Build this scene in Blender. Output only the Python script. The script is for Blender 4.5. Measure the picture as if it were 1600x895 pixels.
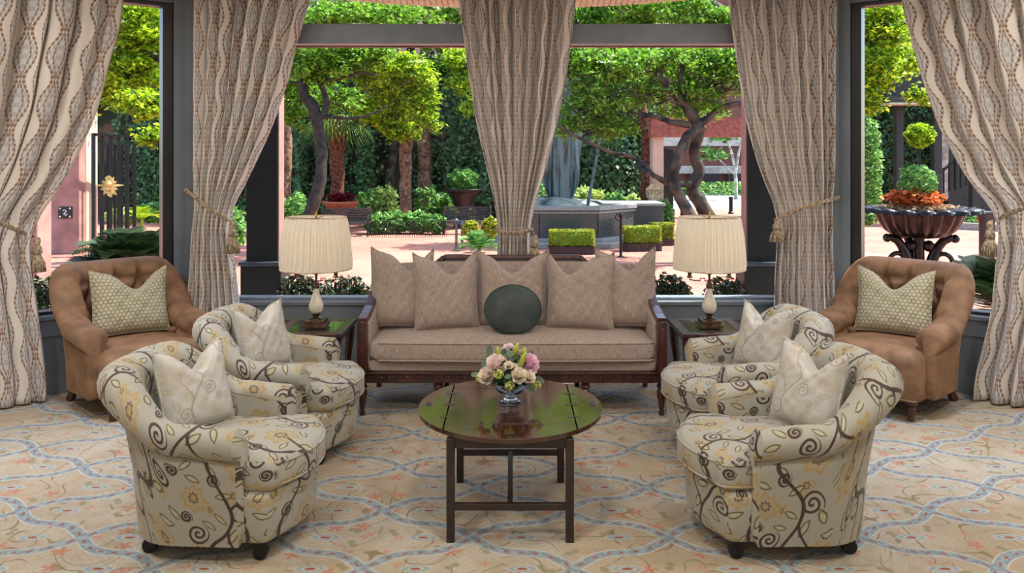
import bpy, math, random
import numpy as np
from mathutils import Vector, Matrix
PI = math.pi
S = bpy.context.scene
for o in list(bpy.data.objects): bpy.data.objects.remove(o)
COL = S.collection
random.seed(7)

# ------------------------------------------------------------ camera, sky, sun, lights, exposure
H = 1.66; F = 1250.0; HY = 250.0; GZ = -0.4          # eye height, focal length (px), horizon row, courtyard level
cam = bpy.data.objects.new('camera', bpy.data.cameras.new('camera')); COL.objects.link(cam)
cam.location = (0, 0, H); cam.rotation_euler = (PI/2, 0, 0)
cam.data.sensor_width = 36; cam.data.lens = F/1600*36; cam.data.shift_y = -(447.5-HY)/1600
cam.data.clip_start = 0.05; cam.data.clip_end = 300
S.camera = cam
S.view_settings.view_transform = 'Standard'; S.view_settings.look = 'None'
S.view_settings.gamma = 1; S.view_settings.use_curve_mapping = False
S.view_settings.exposure = 0.0

w = bpy.data.worlds.new('sky'); S.world = w; w.use_nodes = True
wn = w.node_tree.nodes; bg = wn['Background']
sky = wn.new('ShaderNodeTexSky'); sky.sky_type = 'NISHITA'; sky.sun_disc = False
sky.sun_elevation = math.radians(58); sky.sun_rotation = math.radians(70); sky.dust_density = 1.5
w.node_tree.links.new(sky.outputs[0], bg.inputs[0]); bg.inputs[1].default_value = 0.55
sl = bpy.data.lights.new('sun', 'SUN'); sl.energy = 13.0; sl.angle = math.radians(0.7); sl.color = (1, .94, .84)
sun = bpy.data.objects.new('sun', sl); COL.objects.link(sun)
_d = Vector((-0.62, -0.18, -1.0)); sun.rotation_euler = _d.to_track_quat('-Z', 'Y').to_euler(); sun.location = (8, 12, 14)

def area(name, loc, size, power, color=(1, .94, .86), direction=(0, 0, -1), shape='DISK', spread=180):
    l = bpy.data.lights.new(name, 'AREA'); l.shape = shape; l.size = size; l.energy = power; l.color = color
    l.spread = math.radians(spread)
    o = bpy.data.objects.new(name, l); COL.objects.link(o); o.location = loc
    o.rotation_euler = Vector(direction).to_track_quat('-Z', 'Y').to_euler(); return o
for x, y in ((-2.55, 4.35), (2.55, 4.6)): area('cool_daylight_pool', (x, y, 3.02), .25, 11, (.80, .86, 1), spread=75)  # added lamps that stand in for pools of cool daylight on the carpet
for x, y, p in ((-3.0, 2.9, 30), (3.0, 2.9, 30), (0, 3.1, 22), (-1.5, 4.6, 9), (1.5, 4.6, 9),
                (-1.3, 1.6, 28), (1.3, 1.6, 28), (-3.4, 4.6, 9), (3.4, 4.6, 9)):
    area('ceiling_downlight', (x, y, 3.02), .28, p)
area('lobby_fill', (0, -.6, 3.0), 5.0, 85, (1, .95, .9), (0, .7, -1))  # broad soft fill added above and behind the camera, no actual fixture

# ------------------------------------------------------------ helpers
def gp(px, py, z=0.0):                       # pixel -> point on the plane z
    Y = (H - z)*F/(py - HY); return Vector(((px-800)*Y/F, Y, z))
def pp(px, py, Y):                           # pixel + depth -> point
    return Vector(((px-800)*Y/F, Y, H-(py-HY)*Y/F))
def srgb(r, g, b):
    f = lambda c: ((c/255+.055)/1.055)**2.4 if c > 10 else c/255/12.92
    return (f(r), f(g), f(b), 1)
def tag(o, label=None, cat=None, group=None, kind=None):
    if label: o['label'] = label
    if cat: o['category'] = cat
    if group: o['group'] = group
    if kind: o['kind'] = kind
    return o
def empty(name, loc=(0, 0, 0), rz=0, label=None, cat=None, group=None, kind=None):
    o = bpy.data.objects.new(name, None); COL.objects.link(o); o.location = loc; o.rotation_euler = (0, 0, rz)
    o.empty_display_size = .1
    return tag(o, label, cat, group, kind)
def children(o): return [c for c in bpy.data.objects if c.parent == o]
def copy_tree(o, parent=None):
    c = o.copy(); COL.objects.link(c); c.parent = parent
    for ch in children(o): copy_tree(ch, c)
    return c
def place(o, loc, rz=0, label=None, group=None):
    o.location = loc; o.rotation_euler = (0, 0, rz); tag(o, label, None, group); return o

class MB:
    def __init__(s): s.v = []; s.f = []; s.uv = []; s.has = False
    def add(s, vs, fs, uvs=None):
        n = len(s.v); s.v += [tuple(p) for p in vs]; s.f += [tuple(i+n for i in f) for f in fs]
        if uvs: s.has = True
        for k, f in enumerate(fs): s.uv.append([uvs[i] for i in f] if uvs else None)
        return s
    def box(s, c, size, rot=None, taper=1.0):
        x, y, z = [a/2 for a in size]; vs = []
        for k in (-1, 1):
            t = taper if k > 0 else 1
            for a, b in ((-1, -1), (1, -1), (1, 1), (-1, 1)):
                p = Vector((a*x*t, b*y*t, k*z))
                if rot is not None: p = rot @ p
                vs.append(p+Vector(c))
        return s.add(vs, [(3, 2, 1, 0), (4, 5, 6, 7), (0, 1, 5, 4), (1, 2, 6, 5), (2, 3, 7, 6), (3, 0, 4, 7)])
    def bar(s, a, b, wx, wy, up=(0, 0, 1)):     # square bar from a to b
        a, b = Vector(a), Vector(b); d = (b-a).normalized(); u = Vector(up)
        if abs(d.dot(u)) > .95: u = Vector((0, 1, 0))
        r = d.cross(u).normalized(); u = r.cross(d).normalized()
        vs = [p+r*(i*wx/2)+u*(j*wy/2) for p in (a, b) for i, j in ((-1, -1), (1, -1), (1, 1), (-1, 1))]
        return s.add(vs, [(3, 2, 1, 0), (4, 5, 6, 7), (0, 1, 5, 4), (1, 2, 6, 5), (2, 3, 7, 6), (3, 0, 4, 7)])
    def tube(s, pts, rad, n=8, cap=True, uvl=1.0):
        pts = [Vector(p) for p in pts]; m = len(pts)
        if not hasattr(rad, '__len__'): rad = [rad]*m
        vs = []; up = Vector((0, 0, 1)); prev = None; L = 0; uvs = []
        for i, p in enumerate(pts):
            d = (pts[min(i+1, m-1)]-pts[max(i-1, 0)])
            d = d.normalized() if d.length > 1e-9 else Vector((0, 0, 1))
            if prev is None:
                r = d.cross(up)
                if r.length < .1: r = d.cross(Vector((0, 1, 0)))
            else: r = prev-d*prev.dot(d)
            r.normalize(); prev = r; q = d.cross(r)
            if i: L += (p-pts[i-1]).length
            for k in range(n):
                a = 2*PI*k/n; vs.append(p+(r*math.cos(a)+q*math.sin(a))*rad[i]); uvs.append((k/n*2*PI*rad[0]*uvl, L*uvl))
        fs = [(i*n+k, i*n+(k+1) % n, (i+1)*n+(k+1) % n, (i+1)*n+k) for i in range(m-1) for k in range(n)]
        if cap: fs += [tuple(range(n-1, -1, -1)), tuple((m-1)*n+k for k in range(n))]
        return s.add(vs, fs)
    def lathe(s, prof, c=(0, 0, 0), n=24, sx=1, sy=1, lobes=0, amp=0.0):
        c = Vector(c); vs = []; m = len(prof)
        for r, z in prof:
            for k in range(n):
                a = 2*PI*k/n; rr = r*(1+amp*math.cos(lobes*a)) if lobes else r
                vs.append(c+Vector((rr*math.cos(a)*sx, rr*math.sin(a)*sy, z)))
        fs = [(i*n+k, i*n+(k+1) % n, (i+1)*n+(k+1) % n, (i+1)*n+k) for i in range(m-1) for k in range(n)]
        if prof[0][0] > 1e-4: fs.append(tuple(range(n-1, -1, -1)))
        if prof[-1][0] > 1e-4: fs.append(tuple((m-1)*n+k for k in range(n)))
        return s.add(vs, fs)
    def ball(s, c, r, n=10, m=7, sz=1.0):
        return s.lathe([(max(1e-5, r*math.sin(PI*i/m)), -r*math.cos(PI*i/m)*sz) for i in range(m+1)], c, n)
    def prism(s, pts, d0, d1, axis='y', c=(0, 0, 0)):  # 2D outline extruded along an axis
        n = len(pts); vs = []
        for d in (d0, d1):
            for a, b in pts:
                v = {'y': (a, d, b), 'z': (a, b, d), 'x': (d, a, b)}[axis]; vs.append(Vector(v)+Vector(c))
        return s.add(vs, [tuple(range(n)), tuple(range(2*n-1, n-1, -1))]+[(i, n+i, n+(i+1) % n, (i+1) % n) for i in range(n)])
    def slab(s, plan, z0, z1, r=.03, crown=0.0, k=4, taper=1.0, rb=None):   # rounded cushion / slab over a plan loop
        rb = r if rb is None else rb
        cx = sum(p[0] for p in plan)/len(plan); cy = sum(p[1] for p in plan)/len(plan); n = len(plan)
        size = min(max(p[0] for p in plan)-cx, max(p[1] for p in plan)-cy)
        rings = []
        for i in range(k+1):
            a = PI/2*i/k; rings.append(((1-rb*(1-math.sin(a))/size)*taper, z0+rb*(1-math.cos(a))))
        for i in range(k+1):
            a = PI/2*i/k; rings.append((1-r*(1-math.cos(a))/size, z1-r+r*math.sin(a)))
        f0 = 1-r/size
        for q in (.85, .6, .35, .12): rings.append((f0*q, z1+crown*(1-q*q)))
        vs = [Vector((cx+(p[0]-cx)*sc, cy+(p[1]-cy)*sc, z)) for sc, z in rings for p in plan]
        fs = [(i*n+j, i*n+(j+1) % n, (i+1)*n+(j+1) % n, (i+1)*n+j) for i in range(len(rings)-1) for j in range(n)]
        fs += [tuple(range(n-1, -1, -1)), tuple((len(rings)-1)*n+j for j in range(n))]
        return s.add(vs, fs)
    def grid(s, P, uvs=None, closed=False):
        a, b = len(P), len(P[0]); vs = [p for row in P for p in row]
        fs = [(i*b+j, i*b+j+1, (i+1)*b+j+1, (i+1)*b+j) for i in range(a-1) for j in range(b-1)]
        if closed: fs += [((i+1)*b-1, i*b, (i+1)*b, (i+2)*b-1) for i in range(a-1)]
        return s.add(vs, fs, [q for row in uvs for q in row] if uvs else None)
    def xf(s, M):
        s.v = [tuple(M @ Vector(p)) for p in s.v]; return s
    def build(s, name, m, parent=None, smooth=None, bevel=0, subsurf=0):
        me = bpy.data.meshes.new(name); me.from_pydata(s.v, [], s.f); 
        lay = me.uv_layers.new(name='UVMap'); k = 0
        V = s.v
        for fi, f in enumerate(s.f):
            u = s.uv[fi]
            if u: 
                for q in u: lay.data[k].uv = q; k += 1
            else:
                nn = me.polygons[fi].normal; ax = max(range(3), key=lambda i: abs(nn[i]))
                for vi in f:
                    p = V[vi]; lay.data[k].uv = (p[1], p[2]) if ax == 0 else ((p[0], p[2]) if ax == 1 else (p[0], p[1])); k += 1
        me.materials.append(m)
        o = bpy.data.objects.new(name, me); COL.objects.link(o); o.parent = parent
        if smooth is not False: 
            me.shade_smooth()
            if smooth is None: me.set_sharp_from_angle(angle=math.radians(38))
        if bevel:
            b = o.modifiers.new('bevel', 'BEVEL'); b.width = bevel; b.segments = 2; b.limit_method = 'ANGLE'
        if subsurf:
            b = o.modifiers.new('sub', 'SUBSURF'); b.levels = subsurf; b.render_levels = subsurf
        return o
def fast_mesh(name, V, Fq, mat, parent=None, smooth=False):   # numpy quads
    me = bpy.data.meshes.new(name); nv = len(V); nf = len(Fq)
    me.vertices.add(nv); me.vertices.foreach_set('co', V.astype(np.float32).ravel())
    me.loops.add(nf*4); me.loops.foreach_set('vertex_index', Fq.astype(np.int32).ravel())
    me.polygons.add(nf); me.polygons.foreach_set('loop_start', np.arange(0, nf*4, 4, dtype=np.int32))
    me.update(calc_edges=True); me.materials.append(mat)
    if smooth: me.shade_smooth()
    o = bpy.data.objects.new(name, me); COL.objects.link(o); o.parent = parent; return o
RNG = np.random.default_rng(11)
def leaf_cards(P, size, mat, name='foliage', parent=None, up=.6, aspect=.5, stuff=True, nrm=None, droop=0.0):
    """one folded pointed leaf (two quads) per point"""
    n = len(P); P = np.asarray(P, float)
    nd = RNG.normal(size=(n, 3)); nd[:, 2] = np.abs(nd[:, 2])+up
    if nrm is not None: nd = RNG.normal(size=(n, 3))*.55+np.asarray(nrm)
    nd /= np.linalg.norm(nd, axis=1)[:, None]
    d = RNG.normal(size=(n, 3)); d[:, 2] -= droop; d -= nd*np.sum(d*nd, 1)[:, None]; d /= np.linalg.norm(d, axis=1)[:, None]+1e-9
    r = np.cross(nd, d); L = size*RNG.uniform(.65, 1.35, n)[:, None]; W = L*aspect
    a = P-d*L/2; b = P+d*L/2; m = P-d*L*.05
    V = np.stack([a, m-r*W/2+nd*W*.18, b, m+r*W/2+nd*W*.18], 1).reshape(-1, 3)
    Q = np.arange(n*4).reshape(n, 4)
    o = fast_mesh(name, V, Q, mat, parent)
    if stuff: o['kind'] = 'stuff'
    return o
def ell_pts(c, r, n, shell=.45, flat=0):
    d = RNG.normal(size=(n, 3)); d /= np.linalg.norm(d, axis=1)[:, None]
    k = (shell+(1-shell)*RNG.random(n)**.6)[:, None]
    lump = 1+.16*np.sin(d[:, :1]*7+c[0]*3)*np.sin(d[:, 2:]*6+c[2]*5)
    return np.asarray(c)+d*k*lump*np.asarray(r)

# ------------------------------------------------------------ node expressions
class E:
    def __init__(s, m, k): s.m = m; s.k = k
    def _b(s, op, o=None, o2=None, sw=False):
        n = s.m.N('ShaderNodeMath'); n.operation = op
        a = [s, o, o2] if not sw else [o, s, o2]
        for i, q in enumerate(a):
            if q is None: continue
            if isinstance(q, E): s.m.L(q.k, n.inputs[i])
            else: n.inputs[i].default_value = q
        return E(s.m, n.outputs[0])
    def __add__(s, o): return s._b('ADD', o)
    __radd__ = __add__
    def __mul__(s, o): return s._b('MULTIPLY', o)
    __rmul__ = __mul__
    def __sub__(s, o): return s._b('SUBTRACT', o)
    def __rsub__(s, o): return s._b('SUBTRACT', o, sw=True)
    def __truediv__(s, o): return s._b('DIVIDE', o)
    def __lt__(s, o): return s._b('LESS_THAN', o)
    def __gt__(s, o): return s._b('GREATER_THAN', o)
    def abs(s): return s._b('ABSOLUTE')
    def sin(s): return s._b('SINE')
    def cos(s): return s._b('COSINE')
    def fract(s): return s._b('FRACT')
    def floor(s): return s._b('FLOOR')
    def sqrt(s): return s._b('SQRT')
    def pow(s, e): return s._b('POWER', e)
    def max(s, o): return s._b('MAXIMUM', o)
    def min(s, o): return s._b('MINIMUM', o)
    def atan2(s, o): return s._b('ARCTAN2', o)
    def soft(s, a, b):      # smooth 0..1 between a and b (a may exceed b)
        n = s.m.N('ShaderNodeMapRange'); n.interpolation_type = 'SMOOTHSTEP'; s.m.L(s.k, n.inputs[0])
        if a < b: n.inputs[1].default_value = a; n.inputs[2].default_value = b
        else:
            n.inputs[1].default_value = b; n.inputs[2].default_value = a; n.inputs[3].default_value = 1; n.inputs[4].default_value = 0
        return E(s.m, n.outputs[0])
class Mat:
    def __init__(s, name, col=(200, 200, 200), rough=.6, metal=0.0, **kw):
        s.mat = bpy.data.materials.new(name); s.mat.use_nodes = True; s.nt = s.mat.node_tree
        s.b = s.nt.nodes['Principled BSDF']; s.out = s.nt.nodes['Material Output']
        s.b.inputs['Base Color'].default_value = srgb(*col); s.b.inputs['Roughness'].default_value = rough
        s.b.inputs['Metallic'].default_value = metal
        for k, v in kw.items(): s.b.inputs[k.replace('_', ' ')].default_value = v
    def N(s, t): return s.nt.nodes.new(t)
    def L(s, a, b): s.nt.links.new(a, b)
    def coord(s, which='UV'):
        t = s.N('ShaderNodeTexCoord'); x = s.N('ShaderNodeSeparateXYZ'); s.L(t.outputs[which], x.inputs[0]); s.vec = t.outputs[which]
        return E(s, x.outputs[0]), E(s, x.outputs[1]), E(s, x.outputs[2])
    def xyz(s, x, y, z=0):
        n = s.N('ShaderNodeCombineXYZ')
        for i, q in enumerate((x, y, z)):
            if isinstance(q, E): s.L(q.k, n.inputs[i])
            else: n.inputs[i].default_value = q
        return n.outputs[0]
    def noise(s, scale, detail=2, vec=None, rough=.5, out=0, dims='3D'):
        n = s.N('ShaderNodeTexNoise'); n.noise_dimensions = dims; n.inputs['Scale'].default_value = scale; n.inputs['Detail'].default_value = detail
        n.inputs['Roughness'].default_value = rough
        if vec is not None: s.L(vec, n.inputs['Vector'])
        return E(s, n.outputs[out])
    def vor(s, scale, vec=None, feature='F1', dims='2D', rnd=1.0):
        n = s.N('ShaderNodeTexVoronoi'); n.voronoi_dimensions = dims; n.feature = feature; n.inputs['Scale'].default_value = scale
        n.inputs['Randomness'].default_value = rnd
        if vec is not None: s.L(vec, n.inputs['Vector'])
        return n
    def mix(s, f, a, b):
        n = s.N('ShaderNodeMix'); n.data_type = 'RGBA'
        for q, i in ((f, 0), (a, 6), (b, 7)):
            if isinstance(q, E): s.L(q.k, n.inputs[i])
            elif isinstance(q, bpy.types.NodeSocket): s.L(q, n.inputs[i])
            elif isinstance(q, tuple): n.inputs[i].default_value = srgb(*q)
            else: n.inputs[i].default_value = q
        return n.outputs[2]
    def color(s, c): s.L(c, s.b.inputs['Base Color']); return s
    def bump(s, h, strength=.3, dist=.01):
        n = s.N('ShaderNodeBump'); n.inputs['Strength'].default_value = strength; n.inputs['Distance'].default_value = dist
        s.L(h.k if isinstance(h, E) else h, n.inputs['Height']); s.L(n.outputs[0], s.b.inputs['Normal']); return s
def length(a, b): return (a*a+b*b).sqrt()
def simple(name, col, rough=.6, metal=0.0, var=0.12, scale=8, bump=0.0, bscale=60, coords='Object', **kw):
    m = Mat(name, col, rough, metal, **kw); m.coord(coords)
    n = m.noise(scale, 3, m.vec)
    dark = tuple(c*(1-var*1.6) for c in col); lite = tuple(min(255, c*(1+var)) for c in col)
    m.color(m.mix(n.soft(.3, .7), dark, lite))
    if bump: m.bump(m.noise(bscale, 3, m.vec), bump, .01)
    return m.mat
# ------------------------------------------------------------ materials
def spiral(u, v, cx, cy, R, pitch, wd, sg=1):
    x = u-cx; y = v-cy; r = length(x, y); th = y.atan2(x)*(sg/(2*PI))
    s_ = (r/pitch-th).fract()-.5
    return ((s_.abs()*pitch).soft(wd, wd*.6))*(r < R)
def leaf(u, v, cx, cy, ang, Lh, Wh):
    c, s_ = math.cos(ang), math.sin(ang); x = (u-cx)*c+(v-cy)*s_; y = (v-cy)*c-(u-cx)*s_
    q = (x/Lh)*(x/Lh)+(y/Wh).abs()           # <1 inside
    return q
def flower(u, v, cx, cy, R, k=6):
    x = u-cx; y = v-cy; r = length(x, y); th = y.atan2(x)
    return r/(R*(1+.16*(th*k).cos()))
def floral_fabric(name, base, vine, gold, olive, scale=1.0, soft=0.0, blend=1.0, rough=.62):
    m = Mat(name, base, rough, Sheen_Weight=.15, Sheen_Roughness=.5)
    u, v, _ = m.coord('UV')
    wn_ = m.noise(5.0*scale, 1, m.vec); wn2 = m.noise(5.3*scale, 1, m.xyz(v+3.7, u+1.3))
    u = (u+(wn_-.5)*.05)*scale; v = (v+(wn2-.5)*.05)*scale
    col_ = (u/.30).floor(); odd = (col_*.5).fract()*2
    x = ((u/.30).fract()-.5)*.30*(1-odd*2); y = (((v+odd*.17)/.36).fract()-.5)*.36
    c = m.mix(m.noise(300, 1, m.xyz(u, v*.08)).soft(.3, .7)*.25, base, tuple(a*.88 for a in base))
    ins = lambda q, a, b: q.soft(b, a)
    def over(c, f, colr): return m.mix(f*blend, c, colr)
    # gold flowers with pale centre and outline
    for cx, cy, R, k in ((-.085, .095, .058, 7), (-.055, -.165, .032, 6), (.035, -.10, .022, 5), (.095, -.125, .046, 8), (.085, .060, .026, 5)):
        q = flower(x, y, cx, cy, R, k)
        c = over(c, ins(q, .90, 1.0), gold)
        c = over(c, ins(q, .70, .80), tuple(a*.45+b*.55 for a, b in zip(gold, base)))
        c = over(c, ins(q, .35, .42), tuple(a*.6+b*.4 for a, b in zip(vine, base)))
        c = over(c, ins(q, .20, .26), gold)
    # leaves with an olive rim
    for cx, cy, a, Lh, Wh in ((-.045, -.015, .9, .040, .015), (.030, .125, 2.3, .036, .014), (-.11, -.05, 1.9, .034, .014),
                              (.13, .115, .7, .032, .013), (-.02, -.155, .35, .035, .013), (.045, -.04, -.5, .03, .012), (-.135, .03, 2.6, .034, .013), (.10, .165, 2.8, .034, .013), (.07, .075, -.9, .030, .012), (-.01, .06, .2, .030, .012), (.00, -.075, 2.5, .030, .011)):
        q = leaf(x, y, cx, cy, a, Lh, Wh)
        c = over(c, ins(q, .95, 1.05), olive)
        c = over(c, ins(q, .55, .65), tuple(a_*.35+b*.65 for a_, b in zip((196, 184, 130), base)))
    # stems and scrolls
    st = (x-.045*(y*(2*PI/.36)).sin()).abs(); c = over(c, st.soft(.0082, .0060), vine)
    st2 = ((x+.075)-.05*(y*(2*PI/.36)+1.9).sin()).abs(); c = over(c, (st2.soft(.0062, .0045))*(y > -.06)*(y < .07), vine)
    for cx, cy, R, p, sg in ((.082, .005, .040, .020, 1), (-.075, -.100, .044, .022, -1), (.02, .155, .026, .014, 1), (.125, -.05, .022, .012, -1)):
        c = over(c, spiral(x, y, cx, cy, R, p, .0056, sg), vine)
    m.color(c); m.bump(m.noise(420, 2, m.vec), .12, .004)
    return m.mat
M = {}
M['floral'] = floral_fabric('floral_brocade', (168, 166, 154), (66, 47, 41), (172, 148, 98), (96, 92, 60), .86)
M['scroll'] = floral_fabric('pale_scroll_silk', (196, 194, 188), (166, 152, 136), (190, 180, 162), (172, 170, 158), 1.1, blend=.75, rough=.45)

def carpet():
    m = Mat('patterned_carpet', (200, 180, 140), .95)
    t = m.coord('Object'); X, Y, _ = t
    nx = m.noise(6, 1, m.vec); X = X+(nx-.5)*.02
    u = (X+.605)/.43; v = (Y-3.79)/.27; c = .86
    wv = u+(u*(2*PI)).sin()*(c/(2*PI)); slope = ((u*(2*PI)).cos()*c+1)*(.27/.43)
    nrm = (slope*slope+1).sqrt()
    def fam(sg):
        q = (v-wv*sg)*.5; d = ((q+.5).fract()-.5).abs()*2*.27/nrm; return d
    d = fam(1).min(fam(-1))
    # medallions half way along each line
    um = (u).fract()-.5
    k = u.floor()
    vmid = (v*1.0-.5).fract()-.5    # v of the medallion is half-integer
    ell = length(um*.43/.050, vmid*.27/.021)
    # the medallions exist for every half-integer pair
    big = m.noise(1.1, 2, m.vec); base = m.mix(big.soft(.38, .62), (172, 157, 132), (184, 175, 158))
    base = m.mix(m.noise(9, 2, m.vec).soft(.42, .7)*.5, base, (160, 143, 116))
    # olive and brown vines
    vn = m.noise(3.4, 0, m.vec); l1 = ((vn-.5).abs()).soft(.009, .004).max(((vn-.42).abs()).soft(.008, .003))
    vn2 = m.noise(4.3, 0, m.xyz(Y+5.1, X-2.2)); l2 = ((vn2-.47).abs()).soft(.009, .004)
    brk = m.noise(5, 2, m.xyz(X+9, Y-4)).soft(.46, .54)
    base = m.mix(m.noise(110, 2, m.vec).soft(.5, .62)*.35, base, (140, 122, 98))
    base = m.mix(l1*brk*.75, base, (112, 104, 62)); base = m.mix(l2*(1-brk)*.7, base, (104, 84, 66))
    # leaves and small red flowers from scattered cells
    for sc, off, colr, R, pet, th in ((5.2, 0.0, (182, 92, 66), .036, 5, .50), (6.1, 3.3, (122, 120, 80), .030, 2, .5), (7.5, 7.7, (186, 128, 100), .022, 4, .6)):
        vo = m.vor(sc, m.xyz(X+off, Y-off)); 
        ps = m.N('ShaderNodeSeparateXYZ'); m.L(vo.outputs['Position'], ps.inputs[0])
        lx = X+off-E(m, ps.outputs[0]); ly = Y-off-E(m, ps.outputs[1])
        cs = m.N('ShaderNodeSeparateXYZ'); m.L(vo.outputs['Color'], cs.inputs[0])
        rnd = E(m, cs.outputs[0]); r = length(lx, ly); a = ly.atan2(lx)+rnd*6.28
        pt = (a*(pet*.5)).sin().abs()
        f = (r-(pt*R+.004)).soft(.003, -.003)*(E(m, cs.outputs[1]) > th)
        base = m.mix(f*.6, base, colr)
    band = d.soft(.026, .020); edge = (d-.027).abs().soft(.006, .002)
    bandcol = m.mix(m.noise(30, 1, m.vec).soft(.4, .6), (124, 140, 148), (148, 162, 166))
    col = m.mix(edge*.6, base, (190, 200, 200))
    col = m.mix(band*.95, col, bandcol)
    # red ovals in the band
    seg = ((u*7).fract()-.5).abs()
    dots = (length(seg*.43/7/.013, d/.009)).soft(1.15, .75)
    col = m.mix(dots*.85, col, (150, 88, 68))
    ring = (ell-1.25).abs().soft(.3, .12); col = m.mix((ell.soft(1.5, 1.35))*.6, col, (176, 184, 180))
    col = m.mix((ell-.95).abs().soft(.25, .12)*.8, col, (134, 152, 160)); col = m.mix(ell.soft(.55, .35), col, (146, 82, 62))
    wv_ = ((X*150).sin()*(Y*150).sin())
    col = m.mix(wv_.soft(-.2, 1)*.07, col, (120, 100, 75))
    m.color(col); m.bump(wv_*.5+m.noise(160, 2, m.vec), .45, .006)
    return m.mat
M['carpet'] = carpet()

def curtain_fabric():
    m = Mat('embroidered_curtain', (190, 170, 150), .7, Sheen_Weight=.1)
    u, v, _ = m.coord('UV'); u = u+(m.noise(7, 1, m.vec)-.5)*.012
    base = m.mix(m.noise(260, 1, m.xyz(u, v*.1)).soft(.3, .7)*.3, (222, 215, 208), (204, 197, 190))
    P = .40; x = ((u/P).fract()-.5)*P; ph = v*(2*PI/.34)
    c = base
    def chain(c, x0, amp, w0, phase, bandw, rope, fill, fillcol):
        a = (ph+phase).cos()*amp+w0; ax = (x-x0).abs(); q = ax-a
        if fill:
            lat = ((ax*150).sin()+(v*95).sin()).abs().soft(.55, .25)
            c = m.mix((q < 0)*lat*.85, c, fillcol)
            c = m.mix((q+.018).soft(.0, -.006)*.5, c, (176, 180, 184))
        notch = (v*190).sin().soft(-.4, .4)*.5+.5
        c = m.mix(q.abs().soft(bandw, bandw*.5)*notch, c, rope)
        return c
    c = chain(c, -.10, .036, .060, 0.0, .014, (128, 92, 68), True, (128, 136, 142))
    c = chain(c, -.10, .020, .022, 0.0, .008, (138, 104, 78), False, None)
    c = chain(c, .085, .026, .044, PI, .012, (132, 98, 74), True, (130, 138, 144))
    c = chain(c, .085, .012, .012, PI, .006, (158, 122, 92), False, None)
    m.color(c); m.bump(m.noise(300, 2, m.vec), .12, .004)
    # thin daylight through the cloth
    return m.mat
M['curtain'] = curtain_fabric()
M['lining'] = simple('curtain_lining', (160, 150, 134), .8)
M['rope'] = simple('tieback_rope', (168, 150, 124), .8, var=.2, scale=60, bump=.4, bscale=200)

def linen():
    m = Mat('slubbed_linen', (156, 138, 122), .85, Sheen_Weight=.2)
    u, v, _ = m.coord('UV')
    a = m.noise(1, 2, m.xyz(u*260, v*22)); b = m.noise(1, 2, m.xyz(u*22, v*260))
    c = m.mix(a.soft(.3, .7), (136, 121, 113), (178, 161, 150)); c = m.mix(b.soft(.4, .75)*.55, c, (196, 182, 170))
    m.color(c); m.bump(a+b, .25, .004); return m.mat
M['linen'] = linen()
def velvet(name, col, edge=.6):
    m = Mat(name, col, .75, Sheen_Weight=edge, Sheen_Roughness=.35)
    m.coord('Object'); n = m.noise(9, 3, m.vec); c = m.mix(n.soft(.3, .7), tuple(a*.86 for a in col), tuple(min(255, a*1.12) for a in col))
    m.b.inputs['Sheen Tint'].default_value = srgb(*[min(255, a*1.5) for a in col]); m.color(c); m.bump(m.noise(240, 2, m.vec), .1, .003); return m.mat
M['velvet'] = velvet('tan_velvet', (130, 98, 72), .3)
M['green_velvet'] = velvet('sage_velvet', (62, 74, 72), .35)
def honeycomb():
    m = Mat('honeycomb_cloth', (170, 164, 128), .75); u, v, _ = m.coord('UV')
    s_ = 34.0; x = u*s_; y = v*s_*1.1547*.866
    # two offset lattices -> hexagonal edge distance
    def hexd(ox, oy):
        a = ((x+ox).fract()-.5).abs(); b = (((y+oy)/1.732).fract()-.5).abs()*1.732
        return a, b
    a1, b1 = hexd(0, 0); a2, b2 = hexd(.5, .866)
    def d(a, b): return a.max(a*.5+b*.866)
    q = d(a1, b1).min(d(a2, b2))
    c = m.mix(q.soft(.40, .47), (184, 178, 150), (132, 126, 104)); m.color(c); m.bump(q.soft(.5, .36), .6, .006); return m.mat
M['honey'] = honeycomb()
def wood(name, c0, c1, rough=.3, scale=6, coat=.3):
    m = Mat(name, c0, rough, Coat_Weight=coat, Coat_Roughness=.08); X, Y, Z = m.coord('Object')
    n = m.noise(scale, 4, m.xyz(X*4, Y*4, Z*1.0)); m.color(m.mix(n.soft(.35, .65), c0, c1)); m.bump(n, .05, .002); return m.mat
M['mahogany'] = wood('dark_mahogany', (52, 28, 24), (80, 42, 36), .28)
M['tabletop'] = wood('polished_mahogany_top', (58, 32, 22), (72, 40, 26), .09, 5, .9)
M['ebony'] = wood('near_black_wood', (34, 24, 22), (50, 34, 30), .35)
M['legwood'] = wood('turned_leg_wood', (58, 30, 22), (92, 48, 32), .3)
M['grey'] = simple('blue_grey_paint', (112, 122, 132), .45, var=.04, scale=2)
M['grey_frame'] = simple('grey_window_frame', (126, 138, 148), .4, var=.03)
M['black_frame'] = simple('black_bronze_frame', (38, 38, 42), .35, var=.05)
M['shade'] = None
def shade():
    m = Mat('pleated_silk_shade', (238, 232, 220), .8); m.coord('Object')
    tr = m.N('ShaderNodeBsdfTranslucent'); tr.inputs[0].default_value = srgb(240, 226, 200)
    mx = m.N('ShaderNodeMixShader'); mx.inputs[0].default_value = .3
    m.L(m.b.outputs[0], mx.inputs[1]); m.L(tr.outputs[0], mx.inputs[2]); m.L(mx.outputs[0], m.out.inputs[0]); return m.mat
M['shade'] = shade()
M['trim_cloth'] = simple('shade_trim', (206, 190, 168), .8)
M['ceramic'] = simple('crackled_ivory_ceramic', (222, 214, 196), .15, var=.04, Coat_Weight=.6)
M['brass'] = simple('antique_brass', (98, 78, 62), .36, .8, var=.15, scale=20)
M['bright_brass'] = simple('polished_brass', (210, 160, 60), .2, 1.0)
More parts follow.
